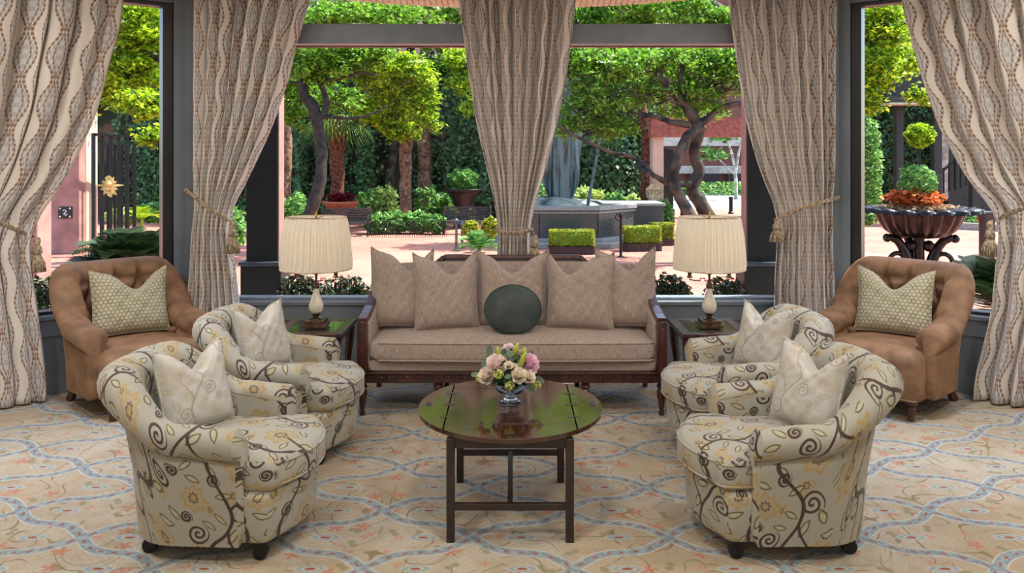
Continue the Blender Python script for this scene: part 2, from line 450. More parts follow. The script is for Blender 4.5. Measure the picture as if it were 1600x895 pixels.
M['black_metal'] = simple('black_iron', (30, 30, 34), .4, .3, var=.1)
M['steel'] = simple('weathered_steel', (92, 100, 110), .4, .6)
def glass(name, tint=(1, 1, 1, 1), ior=1.5, fac=.9):
    m = Mat(name); t = m.N('ShaderNodeBsdfTransparent'); t.inputs[0].default_value = tint
    g = m.N('ShaderNodeBsdfGlossy'); g.inputs['Roughness'].default_value = .01
    f = m.N('ShaderNodeFresnel'); f.inputs[0].default_value = ior
    mx = m.N('ShaderNodeMixShader'); m.L((E(m, f.outputs[0])*fac).k, mx.inputs[0]); m.L(t.outputs[0], mx.inputs[1]); m.L(g.outputs[0], mx.inputs[2])
    m.L(mx.outputs[0], m.out.inputs[0]); return m.mat
M['pane'] = glass('window_glass', (.98, .99, .98, 1), 1.35, .13)
M['crystal'] = Mat('cut_crystal', (235, 245, 248), .03, Transmission_Weight=1.0, IOR=1.5).mat
M['mirror'] = simple('mirrored_tray', (200, 205, 196), .06, .95, var=.02)

# outdoor materials
def leafmat(name, dark, lite, trans=.4, rough=.5):
    m = Mat(name, dark, rough); g = m.N('ShaderNodeNewGeometry')
    r = E(m, g.outputs['Random Per Island']); c = m.mix(r, dark, lite); m.color(c)
    tr = m.N('ShaderNodeBsdfTranslucent'); m.L(c, tr.inputs[0]); mx = m.N('ShaderNodeMixShader'); mx.inputs[0].default_value = trans
    m.L(m.b.outputs[0], mx.inputs[1]); m.L(tr.outputs[0], mx.inputs[2]); m.L(mx.outputs[0], m.out.inputs[0]); return m.mat
M['leaf_bright'] = leafmat('bright_leaves', (60, 112, 14), (204, 230, 52), .5)
M['leaf_mid'] = leafmat('mid_green_leaves', (40, 92, 22), (146, 196, 60), .46)
M['leaf_ivy'] = leafmat('ivy_leaves', (20, 50, 30), (96, 146, 84), .3)
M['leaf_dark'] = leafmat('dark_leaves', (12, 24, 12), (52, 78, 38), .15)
M['leaf_fern'] = leafmat('fern_fronds', (44, 104, 44), (150, 200, 104), .4)
M['leaf_box'] = leafmat('boxwood_leaves', (96, 120, 24), (190, 190, 52), .35)
M['leaf_lime'] = leafmat('lime_hosta_leaves', (120, 160, 70), (200, 215, 130), .4)
M['leaf_red'] = leafmat('burgundy_leaves', (70, 14, 26), (140, 40, 52), .3)
M['leaf_orange'] = leafmat('copper_leaves', (150, 50, 24), (230, 130, 60), .4)
M['leaf_palm'] = leafmat('palm_fronds', (60, 100, 50), (150, 180, 70), .4)
M['straw'] = leafmat('straw_mulch', (120, 90, 56), (190, 150, 104), .1)
M['leaf_euc'] = leafmat('eucalyptus_leaves', (72, 100, 84), (120, 146, 126), .2)
M['leaf_deep'] = leafmat('deep_green_bouquet_leaves', (26, 62, 26), (62, 104, 40), .2)
M['bark_dark'] = simple('dark_bark', (44, 38, 36), .8, var=.35, scale=9, bump=.7, bscale=14)
M['bark_brown'] = simple('brown_bark', (112, 84, 66), .85, var=.3, scale=10, bump=.7, bscale=16)
M['bark_palm'] = simple('palm_bark', (96, 54, 40), .9, var=.4, scale=14, bump=1, bscale=20)
M['bark_mottled'] = simple('mottled_bark', (56, 49, 40), .8, var=.5, scale=5, bump=.6, bscale=12)
M['soil'] = simple('dark_soil', (46, 36, 28), .95, var=.3)
M['stucco'] = simple('pink_stucco', (158, 116, 108), .85, var=.08, scale=3, bump=.5, bscale=20)
M['stucco_pale'] = simple('pale_pink_stucco', (206, 172, 156), .85, var=.06, scale=1)
M['column_shadow'] = simple('shadowed_stucco', (26, 24, 23), .5, var=.15, scale=5)  # near-black colour stands for deep shade on the pink stucco
M['terracotta'] = simple('terracotta', (170, 96, 66), .75, var=.1)
M['bronze_plain'] = simple('blue_green_bronze', (92, 112, 112), .45, .35, var=.45, scale=3.5, bump=.3, bscale=8)
def bronze():
    m = Mat('streaked_bronze', (80, 100, 104), .4, .3); X, Y, Z = m.coord('Object')
    n = m.noise(1, 4, m.xyz(X*9, Y*9, Z*1.1)); n2 = m.noise(1, 3, m.xyz(X*14+4, Y*14, Z*2))
    c = m.mix(n.soft(.35, .6), (34, 44, 48), (96, 122, 128)); c = m.mix(n2.soft(.55, .7)*.7, c, (128, 108, 84)); m.color(c); m.bump(n, .4, .03); return m.mat
M['bronze'] = bronze()
M['granite'] = simple('polished_dark_granite', (66, 72, 72), .18, var=.35, scale=70)
M['granite_cap'] = simple('grey_granite_edge', (142, 146, 144), .5, var=.12, scale=40)
M['stone'] = simple('pale_stone', (186, 182, 172), .8, var=.15, scale=4, bump=.4, bscale=9)
M['rock'] = simple('wet_boulder', (120, 124, 116), .5, var=.35, scale=3, bump=.7, bscale=6)
M['water'] = Mat('fountain_water', (40, 60, 52), .05, Specular_IOR_Level=.8).mat
M['bench'] = simple('dark_bench_slats', (70, 58, 62), .4, var=.15, scale=9)
M['planter'] = simple('dark_planter_box', (48, 32, 36), .45, var=.1)
M['asphalt'] = simple('pale_asphalt', (150, 156, 166), .9, var=.06, scale=2)
M['beam'] = simple('red_painted_beam', (160, 92, 80), .7, var=.1)
M['pale_band'] = simple('pale_cornice', (196, 186, 176), .8, var=.06)
M['soffit'] = simple('beige_beadboard', (190, 184, 158), .6, var=.05)
M['timber_dark'] = simple('dark_green_timber', (40, 46, 44), .7, var=.1)
M['gold'] = simple('gilt_emblem', (214, 184, 120), .35, .5, var=.1)
M['red'] = simple('red_valve_paint', (176, 34, 36), .4)
M['sign_grey'] = simple('weathered_sign_back', (170, 156, 124), .6)
M['letter'] = simple('sign_lettering', (110, 96, 76), .6)
M['white'] = simple('white_plate', (225, 225, 220), .5)
def paving():
    m = Mat('pink_brick_paving', (190, 130, 112), .85); X, Y, Z = m.coord('Object')
    b = m.N('ShaderNodeTexBrick'); m.L(m.vec, b.inputs['Vector']); b.inputs['Scale'].default_value = 1
    b.inputs['Brick Width'].default_value = .22; b.inputs['Row Height'].default_value = .11; b.inputs['Mortar Size'].default_value = .006
    b.inputs['Color1'].default_value = srgb(170, 108, 94); b.inputs['Color2'].default_value = srgb(152, 92, 80); b.inputs['Mortar'].default_value = srgb(170, 130, 116)
    c = m.mix(m.noise(.7, 4, m.vec).soft(.35, .65)*.5, b.outputs['Color'], (190, 138, 122)); m.color(c); m.bump(b.outputs['Fac'], -.2, .01); return m.mat
M['paving'] = paving()
def brickwall():
    m = Mat('red_brick_facade', (160, 96, 80), .85); X, Y, Z = m.coord('Object')
    b = m.N('ShaderNodeTexBrick'); m.L(m.xyz(X+Y, Z, 0), b.inputs['Vector']); b.inputs['Scale'].default_value = 1
    b.inputs['Brick Width'].default_value = .24; b.inputs['Row Height'].default_value = .08; b.inputs['Mortar Size'].default_value = .008
    b.inputs['Color1'].default_value = srgb(128, 72, 60); b.inputs['Color2'].default_value = srgb(108, 58, 50); b.inputs['Mortar'].default_value = srgb(126, 100, 90)
    m.color(b.outputs['Color']); return m.mat
M['brick'] = brickwall()
def ivywall():
    m = Mat('ivy_covered_masonry', (60, 56, 42), .95); m.coord('Object')
    c = m.mix(m.noise(.9, 3, m.vec).soft(.45, .6), (34, 44, 28), (92, 70, 58)); m.color(c); m.bump(m.noise(9, 3, m.vec), .8, .05); return m.mat
M['ivywall'] = ivywall()
# ------------------------------------------------------------ room shell
def struct(o): o['kind'] = 'structure'; return o
struct(MB().box((0, 1.9, -.05), (11, 9.9, .1)).build('floor', M['carpet'], smooth=False))
M['ceil'] = simple('warm_white_ceiling', (226, 214, 196), .8, var=.02)
M['wallpaint'] = simple('warm_wall_paint', (206, 190, 166), .8, var=.03)
struct(MB().box((0, 1.9, 3.15), (11, 9.0, .1)).build('ceiling', M['ceil'], smooth=False))
for sg, nm in ((-1, 'wall_left'), (1, 'wall_right')):
    struct(MB().box((sg*4.75, .85, 1.55), (.12, 7.0, 3.1)).build(nm, M['wallpaint'], smooth=False))
struct(MB().box((0, -2.6, 1.55), (9.6, .12, 3.1)).build('wall_behind', M['wallpaint'], smooth=False))

def seg_box(mb, O, D, Nn, s0, s1, n0, n1, z0, z1):       # box along a wall line; n is measured outward
    pts = [O+D*s+Nn*n for s, n in ((s0, n0), (s1, n0), (s1, n1), (s0, n1))]
    vs = [(p.x, p.y, z) for z in (z0, z1) for p in pts]
    fs = [(3, 2, 1, 0), (4, 5, 6, 7), (0, 1, 5, 4), (1, 2, 6, 5), (2, 3, 7, 6), (3, 0, 4, 7)]
    flip = (D.x*Nn.y-D.y*Nn.x) < 0
    mb.add(vs, [f[::-1] for f in fs] if flip else fs)
SILL = .56
lines = {'center': (Vector((0, 6.25, 0)), Vector((1, 0, 0)), Vector((0, 1, 0))),
         'left': (Vector((-2.5, 6.25, 0)), Vector((-.8, -.6, 0)), Vector((-.6, .8, 0))),
         'right': (Vector((2.5, 6.25, 0)), Vector((.8, -.6, 0)), Vector((.6, .8, 0)))}
# window wall: low wall, posts, head
for key in lines:
    O, D, N_ = lines[key]; b = MB()
    if key == 'center':
        seg_box(b, O, D, N_, -2.5, 2.5, 0, .22, 0, SILL-.03); seg_box(b, O, D, N_, -2.5, -2.28, 0, .22, SILL-.03, 3.1)
        seg_box(b, O, D, N_, 2.28, 2.5, 0, .22, SILL-.03, 3.1); seg_box(b, O, D, N_, -2.5, 2.5, 0, .22, 3.02, 3.1)
        r = (-2.5, 2.5)
    else:
        seg_box(b, O, D, N_, -.06, 2.85, 0, .22, 0, SILL-.03); seg_box(b, O, D, N_, -.06, .10, 0, .22, SILL-.03, 3.1)
        seg_box(b, O, D, N_, 1.95, 2.85, 0, .22, SILL-.03, 3.1); seg_box(b, O, D, N_, -.06, 2.85, 0, .22, 2.87, 3.1)
        r = (0, 2.85)
    wall = struct(b.build('wall_'+('window' if key == 'center' else 'bay_'+key), M['grey'], smooth=False))
    t = MB(); seg_box(t, O, D, N_, r[0], r[1], -.035, .02, SILL-.03, SILL); seg_box(t, O, D, N_, r[0], r[1], -.015, .0, .41, SILL-.03)
    struct(t.build('trim_'+('1' if key == 'center' else '2' if key == 'left' else '3'), M['grey'], smooth=False, bevel=.004))
    t = MB(); seg_box(t, O, D, N_, r[0], r[1], -.018, .0, 0, .13)
    struct(t.build('baseboard_'+key, M['grey'], smooth=False, bevel=.004))
for sg in (-1, 1):      # corner posts that stand proud between the bays
    b = MB().prism([(sg*2.36, 6.2), (sg*2.53, 6.2), (sg*2.60, 6.15), (sg*2.62, 6.19), (sg*2.5, 6.32), (sg*2.36, 6.3)], 0, 3.1, 'z')
    struct(b.build('trim_'+('4' if sg < 0 else '5'), M['grey'], smooth=False, bevel=.006))
def window(n, key, s0, s1, z0, z1, transom=None, mull=None, black=False):
    O, D, N_ = lines[key]; root = empty('window_%d' % n, O+D*((s0+s1)/2)+Vector((0, 0, z0)), kind='structure')
    def p(nm, *a, m=None):
        b = MB(); seg_box(b, O, D, N_, *a); o = b.build(nm, m or M['black_frame' if black else 'grey_frame'], root, smooth=False, bevel=.004)
        o.matrix_parent_inverse = Matrix.Translation(-Vector(root.location)); return o
    f = .11 if black else .055
    for a in ((s0, s0+f), (s1-f, s1)): p('jamb', a[0], a[1], .02, .13, z0, z1)
    p('bottom_rail', s0+f, s1-f, .02, .13, z0, z0+.025); p('top_rail', s0+f, s1-f, .02, .13, z1-.03, z1)
    if transom: 
        p('transom', s0+f, s1-f, .0, .13, transom[0], transom[1]); p('transom_edge', s0+f, s1-f, .13, .16, transom[0]-.012, transom[0]+.004, m=M['stucco'])
    if mull is not None: p('mullion', mull-.05, mull+.05, .0, .13, z0+.025, z1-.03)
    p('glass_pane', s0+f, s1-f, .07, .076, z0+.025, z1-.03, m=M['pane'])
window(1, 'left', .10, 1.95, SILL, 2.87, black=True)
window(2, 'center', -2.28, 0, SILL, 3.02, transom=(2.57, 2.725))
window(3, 'center', 0, 2.28, SILL, 3.02, transom=(2.57, 2.725))
window(4, 'right', .10, 1.95, SILL, 2.87, black=True)

# curved porch canopy outside, beadboard underneath
can = empty('porch_canopy', (0, 6.6, 3.0), kind='structure')
b = MB(); R_ = 2.83; n = 48; yc = 7.1-R_
arc = [(R_*.86*math.sin(a), yc+R_*math.cos(a)) for a in np.linspace(-1.0, 1.0, n)]
arc = [(1.45/1.25*x, y) for x, y in arc]
b.prism([(x, y) for x, y in arc]+[(2.9, 6.5), (-2.9, 6.5)], 3.012, 3.12, 'z')
o = b.build('canopy_slab', M['soffit'], can, smooth=False); o.matrix_parent_inverse = Matrix.Translation((0, -6.6, -3.0))
b = MB()
for i in range(100):
    x = -2.4+i*.048; ye = yc+R_*math.sqrt(max(0, 1-(min(1, abs(x/(1.45/1.25*.86))/R_))**2))
    if ye > 6.55: b.prism([(x, 6.5), (x+.040, 6.5), (x*1.04+.040, ye-.02), (x*1.04, ye-.02)], 3.0, 3.013, 'z')
o = b.build('beadboard', M['soffit'], can, smooth=False); o['kind'] = 'stuff'; o.matrix_parent_inverse = Matrix.Translation((0, -6.6, -3.0))

# ------------------------------------------------------------ curtains
def s_of(key, px, off):
    O, D, N_ = lines[key]; O = O-N_*off; k = (px-800)/F
    return (k*O.y-O.x)/(D.x-k*D.y)
def curtain(key, off, L, R, folds, amp, zb, zt, label, Wc=2.3, seed=0, name='curtain', flip=False, tie=None):
    """L, R: (px or ('s', s), py) points of the two edges from top to bottom"""
    O, D, N_ = lines[key]; O2 = O-N_*off
    def edge(E_):
        out = []
        for px, py in E_:
            s = px[1] if isinstance(px, tuple) else s_of(key, px, off)
            Y = (O2+D*s).y; out.append((H-(py-HY)*Y/F, s))
        out.sort(); return np.array(out)
    el, er = edge(L), edge(R); rnd = random.Random(seed)
    zs = np.linspace(zb, zt, 90); na = folds*16+1
    from_ = lambda e, z: float(np.interp(z, e[:, 0], e[:, 1]))
    def sm(e, z): return sum(from_(e, z+d) for d in (-.12, -.06, 0, .06, .12))/5
    ph = [rnd.uniform(-.35, .35) for _ in range(8)]
    # mapping a -> phase with uneven folds; the sharp folds are made by a pinched wave
    def wave(a, zf):
        t = a+.018*math.sin(9*a+ph[0]*9)+.010*math.sin(23*a+ph[1]*9)
        q = 2*PI*folds*t
        r_ = abs(math.sin(q/2))**.62*2-1
        return r_+.30*math.cos(1.0*q*.47+ph[2]*5)+.35*math.sin(PI*folds*t*.53+ph[3]*6)+.08*math.cos(3.1*q+zf*3)
    full = abs(sm(er, zt)-sm(el, zt)); P = []; U = []
    for z in zs:
        a0, a1 = sm(el, z), sm(er, z); wz = abs(a1-a0); c = min(1, wz/full)
        am = amp*(.45+.55*c) if wz > .2 else amp*.5
        row = []; ur = []
        for j in range(na):
            a = j/(na-1); wv = wave(a, z)
            s = a0+(a1-a0)*a+.020*math.sin(2*PI*folds*(a+.018*math.sin(9*a+ph[0]*9))+.8+ph[1])*c*full/folds/.16
            nn = am*wv*(.8+.2*math.sin(z*2+a*5)) + .004*math.sin(z*14+a*60)*(1.3-c)
            if tie is not None: nn *= 1-.45*math.exp(-((z-tie)/.09)**2)
            p = O2+D*s-N_*nn; row.append((p.x, p.y, z)); ur.append((a*Wc, z*1.0))
        P.append(row); U.append(ur)
    b = MB(); b.grid(P, U); o = b.build(name, M['curtain'], smooth=True)
    o.data.materials.append(M['lining'])
    so = o.modifiers.new('thick', 'SOLIDIFY'); so.thickness = .004; so.offset = -1 if key == 'x' else 0; so.material_offset = 0
    tag(o, label, 'curtain', 'patterned lobby curtains'); return o
OC = .22
curtain('left', .17, [(('s', 2.3), 0), (('s', 2.2), 340), (('s', 2.15), 640)],
        [(200, -20), (196, 40), (176, 100), (160, 170), (138, 220), (108, 280), (75, 325), (52, 356), (50, 400), (66, 500), (78, 600), (76, 640)],
        11, .072, .012, 3.05, 'patterned floor-length curtain at the far left, tied back to the left', 3.7, 1, tie=1.22)
curtain('center', OC, [(298, -20), (298, 120), (300, 250), (303, 330), (297, 400), (292, 480), (290, 600)],
        [(484, -20), (478, 10), (462, 60), (445, 130), (420, 200), (388, 270), (357, 332), (358, 380), (368, 440), (374, 520), (374, 600)],
        8, .074, .012, 3.05, 'patterned curtain left of the centre window, behind the far left floral chair', 2.9, 2, tie=1.3)
curtain('center', OC, [(718, -20), (722, 30), (730, 100), (746, 200), (763, 270), (776, 330), (779, 362), (777, 400), (770, 600)],
        [(899, -20), (894, 30), (886, 100), (868, 200), (850, 270), (832, 330), (826, 362), (828, 400), (836, 600)],
        9, .066, .012, 3.05, 'patterned curtain gathered in the middle, hanging behind the sofa', 2.9, 3, tie=1.12)
curtain('center', OC, [(1136, -20), (1141, 20), (1152, 100), (1168, 200), (1190, 275), (1216, 335), (1214, 370), (1210, 440), (1208, 520), (1206, 600)],
        [(1303, -20), (1302, 100), (1301, 250), (1298, 320), (1298, 400), (1302, 480), (1303, 600)],
        8, .074, .012, 3.05, 'patterned curtain right of the centre window, behind the far right floral chair', 2.9, 4, tie=1.3)
curtain('right', .17, [(1402, -20), (1407, 10), (1430, 100), (1464, 200), (1508, 280), (1548, 325), (1560, 345), (1555, 400), (1545, 500), (1522, 580), (1516, 640)],
        [(('s', 2.3), 0), (('s', 2.2), 340), (('s', 2.15), 640)],
        11, .072, .012, 3.05, 'patterned floor-length curtain at the far right, tied back to the right', 3.7, 5, tie=1.22)

# rope tiebacks with tassels
def tieback(pts, tassel_at, tl, label, knot=True):
    root = empty('curtain_tieback', pts[-1], 0, label, 'tieback', 'rope tiebacks on the curtains')
    inv = -Vector(pts[-1]); b = MB(); P = [Vector(p)+inv for p in pts]
    # resample and twist two strands
    Q = []
    for i in range(len(P)-1):
        for k in range(8): Q.append(P[i].lerp(P[i+1], k/8))
    Q.append(P[-1])
    for ph in (0, PI):
        b.tube([q+Vector((0, math.cos(i*1.1+ph)*.006, math.sin(i*1.1+ph)*.010)) for i, q in enumerate(Q)], .0095, 6)
    if knot: b.ball(P[0], .022)
    b.build('rope', M['rope'], root, smooth=True)
    T = Vector(tassel_at)+inv; b = MB()
    b.tube([P[-1], T+Vector((0, 0, tl*.98))], .006, 6)
    b.lathe([(.002, tl), (.018, tl*.97), (.024, tl*.88), (.016, tl*.78), (.028, tl*.70), (.034, tl*.55), (.018, tl*.50)], T, 14)
    b.build('tassel_head', M['rope'], root, smooth=True)
    b = MB()
    for i in range(26):
        a = i/26*2*PI; r0 = .016; r1 = .040+.006*(i % 3)
        b.tube([T+Vector((r0*math.cos(a), r0*math.sin(a), tl*.52)), T+Vector((r1*.85*math.cos(a), r1*.85*math.sin(a), tl*.25)), T+Vector((r1*math.cos(a), r1*math.sin(a), 0))], .0052, 5)
    b.build('tassel_fringe', M['rope'], root, smooth=True)
    return root
YC = 6.25-OC
f_ = YC-.13
tieback([pp(292, 298, 6.17), pp(305, 308, f_), pp(330, 328, f_-.02), pp(355, 343, f_)], pp(363, 396, f_-.03), .24, 'rope tieback with tassel on the curtain left of the centre window')
tieback([pp(1308, 309, 6.17), pp(1290, 314, f_), pp(1250, 326, f_-.02), pp(1221, 338, f_)], pp(1214, 378, f_-.03), .18, 'rope tieback with tassel on the curtain right of the centre window')
tieback([pp(774, 358, f_+.04), pp(790, 364, f_-.02), pp(812, 364, f_-.02), pp(832, 358, f_+.04)], pp(835, 408, f_+.02), .2, 'rope tieback around the middle curtain behind the sofa', False)
tieback([pp(-30, 330, 4.95), pp(0, 348, 5.12), pp(28, 360, 5.30), pp(50, 368, 5.5)], pp(58, 425, 5.46), .24, 'rope tieback with long tassel on the far left curtain')
tieback([pp(1630, 306, 4.95), pp(1600, 324, 5.12), pp(1575, 334, 5.3), pp(1556, 343, 5.48)], pp(1547, 400, 5.44), .24, 'rope tieback with long tassel on the far right curtain')
# ------------------------------------------------------------ shaped pieces
def pillow_mesh(w, h, t, chop=.0, seed=0, ears=0.0, n=26, pull=.07, wr=.006, sag=0.0, cx=None):
    rnd = random.Random(seed); p1, p2, p3 = [rnd.uniform(0, 6) for _ in range(3)]
    cx = rnd.uniform(-.2, .2) if cx is None else cx
    def pt(a, b, side):
        x = a*(w/2)*(1-pull*(1-b*b)); z = (b*(1-pull*.8*(1-a*a)))*h/2
        tb = max(0, b)
        dip = chop*(tb**2)*math.exp(-((a-cx)/.42)**2)
        z -= dip
        z += ears*(abs(a)**6)*(tb**6)
        e = max(0, (1-a**4)*(1-b**4)); th = t/2*(e**.55)
        th *= 1-.45*tb**1.5*math.exp(-((a-cx)/.22)**2)*(1 if chop else 0)
        th += sag*e*max(0, -b)
        y = side*th+wr*math.sin(a*9+b*5+p1)*math.sin(b*8+p2)*e+wr*.7*math.sin(a*17-b*13+p3)*e
        # corners droop a little toward the front
        y += -.02*abs(a)**4*tb**3*(1 if chop else 0)
        return (x, y, z+h/2)
    b = MB()
    for side in (-1, 1):
        P = [[pt(-1+2*j/n, -1+2*i/n, side) for j in range(n+1)] for i in range(n+1)]
        U = [[((j/n)*w, (i/n)*h) for j in range(n+1)] for i in range(n+1)]
        if side > 0: P = [r[::-1] for r in P]; U = [r[::-1] for r in U]
        b.grid(P, U)
    rim = [pt(-1+2*j/n, -1, -1) for j in range(n+1)]+[pt(1, -1+2*i/n, -1) for i in range(1, n+1)]+[pt(1-2*j/n, 1, -1) for j in range(1, n+1)]+[pt(-1, 1-2*i/n, -1) for i in range(1, n+1)]
    return b, rim
def pillow(name, loc, rz, lean, w, h, t, mat, label, cat='pillow', group=None, roll=0.0, pipe=None, **kw):
    root = empty(name, loc, rz, label, cat, group)
    b, rim = pillow_mesh(w, h, t, **kw); Mx = Matrix.Rotation(-lean, 4, 'X') @ Matrix.Rotation(roll, 4, 'Y')
    b.xf(Mx).build('pillow_cover', mat, root, smooth=True)
    MB().tube([Mx @ Vector(p) for p in rim], .005, 6, cap=False).build('piping', pipe or mat, root, smooth=True)
    return root

def shell(path, Hf, rf, th, zb, leanf, taper, nt=60, uvs=1.0, inner=None, closed_arc=True, kin=10, outer_n=.03, arcdeg=100):
    """upholstered back and arms in one piece: a U-shaped path with a rolled top"""
    ts = np.linspace(0, 1, nt+1); pts = [Vector(path(t)) for t in ts]; P = []; U = []; Ls = 0
    for i, t in enumerate(ts):
        p = pts[i]
        d = (pts[min(i+1, nt)]-pts[max(i-1, 0)]).normalized(); nrm = Vector((-d.y, d.x)) ; nrm = -nrm
        # outward normal: path runs from left front, round the back, to right front (clockwise seen from above)
        nrm = Vector((-d.y, d.x))
        if i: Ls += (pts[i]-pts[i-1]).length
        h = Hf(t); r = rf(t); ln = leanf(t); prof = []
        c = r-th
        for k in range(kin+1):
            z = zb+(h-r-zb)*k/kin; prof.append((-th, z, 0))
        for k in range(1, 15):
            a = math.radians(180-(180+arcdeg-20)*k/14); prof.append((c+r*math.cos(a), h-r+r*math.sin(a), 1))
        zr = prof[-1][1]; nr = outer_n
        for k in range(0, 9):
            z = zr-.01-(zr-.01-zb)*k/8; prof.append((nr-taper*max(0, (zr-z)/(zr-zb))**1.5, z, 2))
        row = []; ur = []; L = 0; prev = None
        for (n_, z, reg) in prof:
            n2 = n_+ln*max(0, (z-.32))
            dn = 0
            if inner and reg == 0: dn = inner(t, Ls, z, h)
            if inner and reg == 1 and n_ < c: dn = inner(t, Ls, z, h)*max(0, (c-n_)/r)
            q = p+nrm*(n2-dn)
            q3 = Vector((q.x, q.y, z))
            if prev is not None: L += (Vector((n_, z))-prev).length
            prev = Vector((n_, z)); row.append(q3); ur.append((Ls*1.15*uvs+.07, L*uvs))
        P.append(row); U.append(ur)
    mid_ = nt//2
    u0 = U[mid_][0][0]; np_ = len(P[0])
    for lo, hi, ref in ((0, kin+1, kin//2+2), (kin+1, np_-9, kin+6), (np_-9, np_, np_-6)):
        cum = {mid_: u0}
        for rng, sgn in ((range(mid_+1, nt+1), 1), (range(mid_-1, -1, -1), -1)):
            for i in rng: cum[i] = cum[i-sgn]+sgn*(P[i][ref]-P[i-sgn][ref]).length
        for i in range(nt+1):
            for j in range(lo, hi): U[i][j] = (cum[i], U[i][j][1])
    b = MB(); b.grid(P, U)
    m = len(P[0])
    for e, flip in ((0, False), (nt, True)):      # end panels
        ring = P[e]; cen = sum(ring, Vector())/m; dirv = (pts[0]-pts[1]) if e == 0 else (pts[nt]-pts[nt-1]); dirv.normalize()
        cen = cen+Vector((dirv.x, dirv.y, 0))*.02
        mid = [r_.lerp(cen, .22)+Vector((dirv.x, dirv.y, 0))*.022 for r_ in ring]
        vs = ring+mid+[cen]; fs = []
        for k in range(m-1):
            f1 = (k, k+1, m+k+1, m+k); f2 = (m+k, m+k+1, 2*m)
            fs += [f1[::-1], f2[::-1]] if not flip else [f1, f2]
        fs += [(m-1, 0, m, 2*m-1)[::(1 if flip else -1)], (2*m-1, m, 2*m)[::(1 if flip else -1)]]
        b.add(vs, fs, [(q.x*.9+q.y*.9, q.z) for q in vs])
    return b, P
def bump01(x, a, b_): 
    t = min(1, max(0, (x-a)/(b_-a))); return t*t*(3-2*t)
def rrect(hx, y0, y1, r=.06, bow=0.0, n=8, bk=.0):      # plan loop: front at y0 (bowed), back at y1
    pts = []
    for i in range(17):
        a = -1+2*i/16; pts.append((a*(hx-r), y0-bow*(1-a*a)))
    for k in range(1, n): a = -PI/2+PI/2*k/n; pts.append((hx-r+r*math.cos(a), y0+r+r*math.sin(a)))
    pts += [(hx, y0+r+(y1-y0-2*r)*k/6) for k in range(7)]
    for k in range(1, n): a = PI/2*k/n; pts.append((hx-r+r*math.cos(a), y1-r+r*math.sin(a)))
    pts += [((hx-r)*(1-2*i/8), y1+bk*(1-(1-2*i/8)**2)) for i in range(9)]
    for k in range(1, n): a = PI/2+PI/2*k/n; pts.append((-hx+r+r*math.cos(a), y1-r+r*math.sin(a)))
    pts += [(-hx, y1-r-(y1-y0-2*r)*k/6) for k in range(7)]
    for k in range(1, n): a = PI+PI/2*k/n; pts.append((-hx+r+r*math.cos(a), y0+r+r*math.sin(a)))
    return pts
def caster(b, b2, x, y):
    b.tube([(x-.017, y, .030), (x+.017, y, .030)], .030, 16); b2.box((x, y, .062), (.03, .045, .02)); b2.tube([(x, y, .06), (x, y, .09)], .01, 8)

# ------------------------------------------------------------ floral armchairs on casters (front is -Y)
def floral_chair():
    root = empty('floral_armchair', (0, 0, 0), 0, 'x', 'armchair', 'floral armchairs around the coffee table')
    hw, yf, yb, rc = .315, -.20, .315, .24
    seg1 = yb-rc-yf; arcL = PI/2*rc; straight = 2*(hw-rc); tot = 2*seg1+2*arcL+straight
    def path(t):
        d = t*tot
        if d < seg1: return (-hw, yf+d)
        d -= seg1
        if d < arcL: a = PI-d/rc; return (-hw+rc+rc*math.cos(a), yb-rc+rc*math.sin(a))
        d -= arcL
        if d < straight: return (-hw+rc+d, yb)
        d -= straight
        if d < arcL: a = PI/2-d/rc; return (hw-rc+rc*math.cos(a), yb-rc+rc*math.sin(a))
        return (hw, yb-rc-(d-arcL))
    def Hf(t):
        q = min(t, 1-t); return .562+.015*bump01(q, .0, .15)+.213*bump01(q, .17, .37)
    def rf(t): q = min(t, 1-t); return .064+.024*bump01(q, .17, .37)
    def leanf(t): q = min(t, 1-t); return .02+.10*bump01(q, .12, .42)
    b, _ = shell(path, Hf, rf, .055, .075, leanf, .03, nt=72, outer_n=.035)
    b.build('back_and_arms', M['floral'], root, smooth=True)
    # base: bowed front, tapering down
    plan = rrect(.328, -.335, .02, .05, .085)
    MB().slab(plan, .075, .30, .03, 0, taper=.93).build('base', M['floral'], root, smooth=True)
    # seat cushion with welt
    cp = rrect(.315, -.36, .26, .05, .09)
    sc = [(x if y < -.215 else max(-.262, min(.262, x)), y) for x, y in cp]
    MB().slab(sc, .29, .435, .045, .03).build('seat_cushion', M['floral'], root, smooth=True)
    for z in (.405, .318):
        f0 = .985; cy = sum(p[1] for p in sc)/len(sc)
        MB().tube([(x*f0*1.005, cy+(y-cy)*f0*1.005, z) for x, y in sc[:17+8+2]]+[], .0055, 6).build('welt', M['floral'], root, smooth=True)
    for x, y in ((-.25, -.27), (.25, -.27), (-.22, .22), (.22, .22)):
        b = MB(); b2 = MB(); caster(b, b2, x, y); c = b.build('caster', M['black_metal'], root); b2.build('caster_fork', M['black_metal'], c)
    return root
ch = floral_chair(); R90 = PI/2
FC = [((-1.30, 3.60), R90-.06, 'cream floral armchair nearest the camera on the left, front of the left pair'),
      ((-1.31, 4.63), R90-.04, 'cream floral armchair on the left beside the left end table, back of the left pair'),
      ((1.20, 3.60), -R90+.02, 'cream floral armchair nearest the camera on the right, front of the right pair'),
      ((1.315, 4.61), -R90+.05, 'cream floral armchair on the right beside the right end table, back of the right pair')]
for i, ((x, y), rz, lab) in enumerate(FC):
    c = ch if i == 0 else copy_tree(ch); place(c, (x, y, 0), rz, lab)
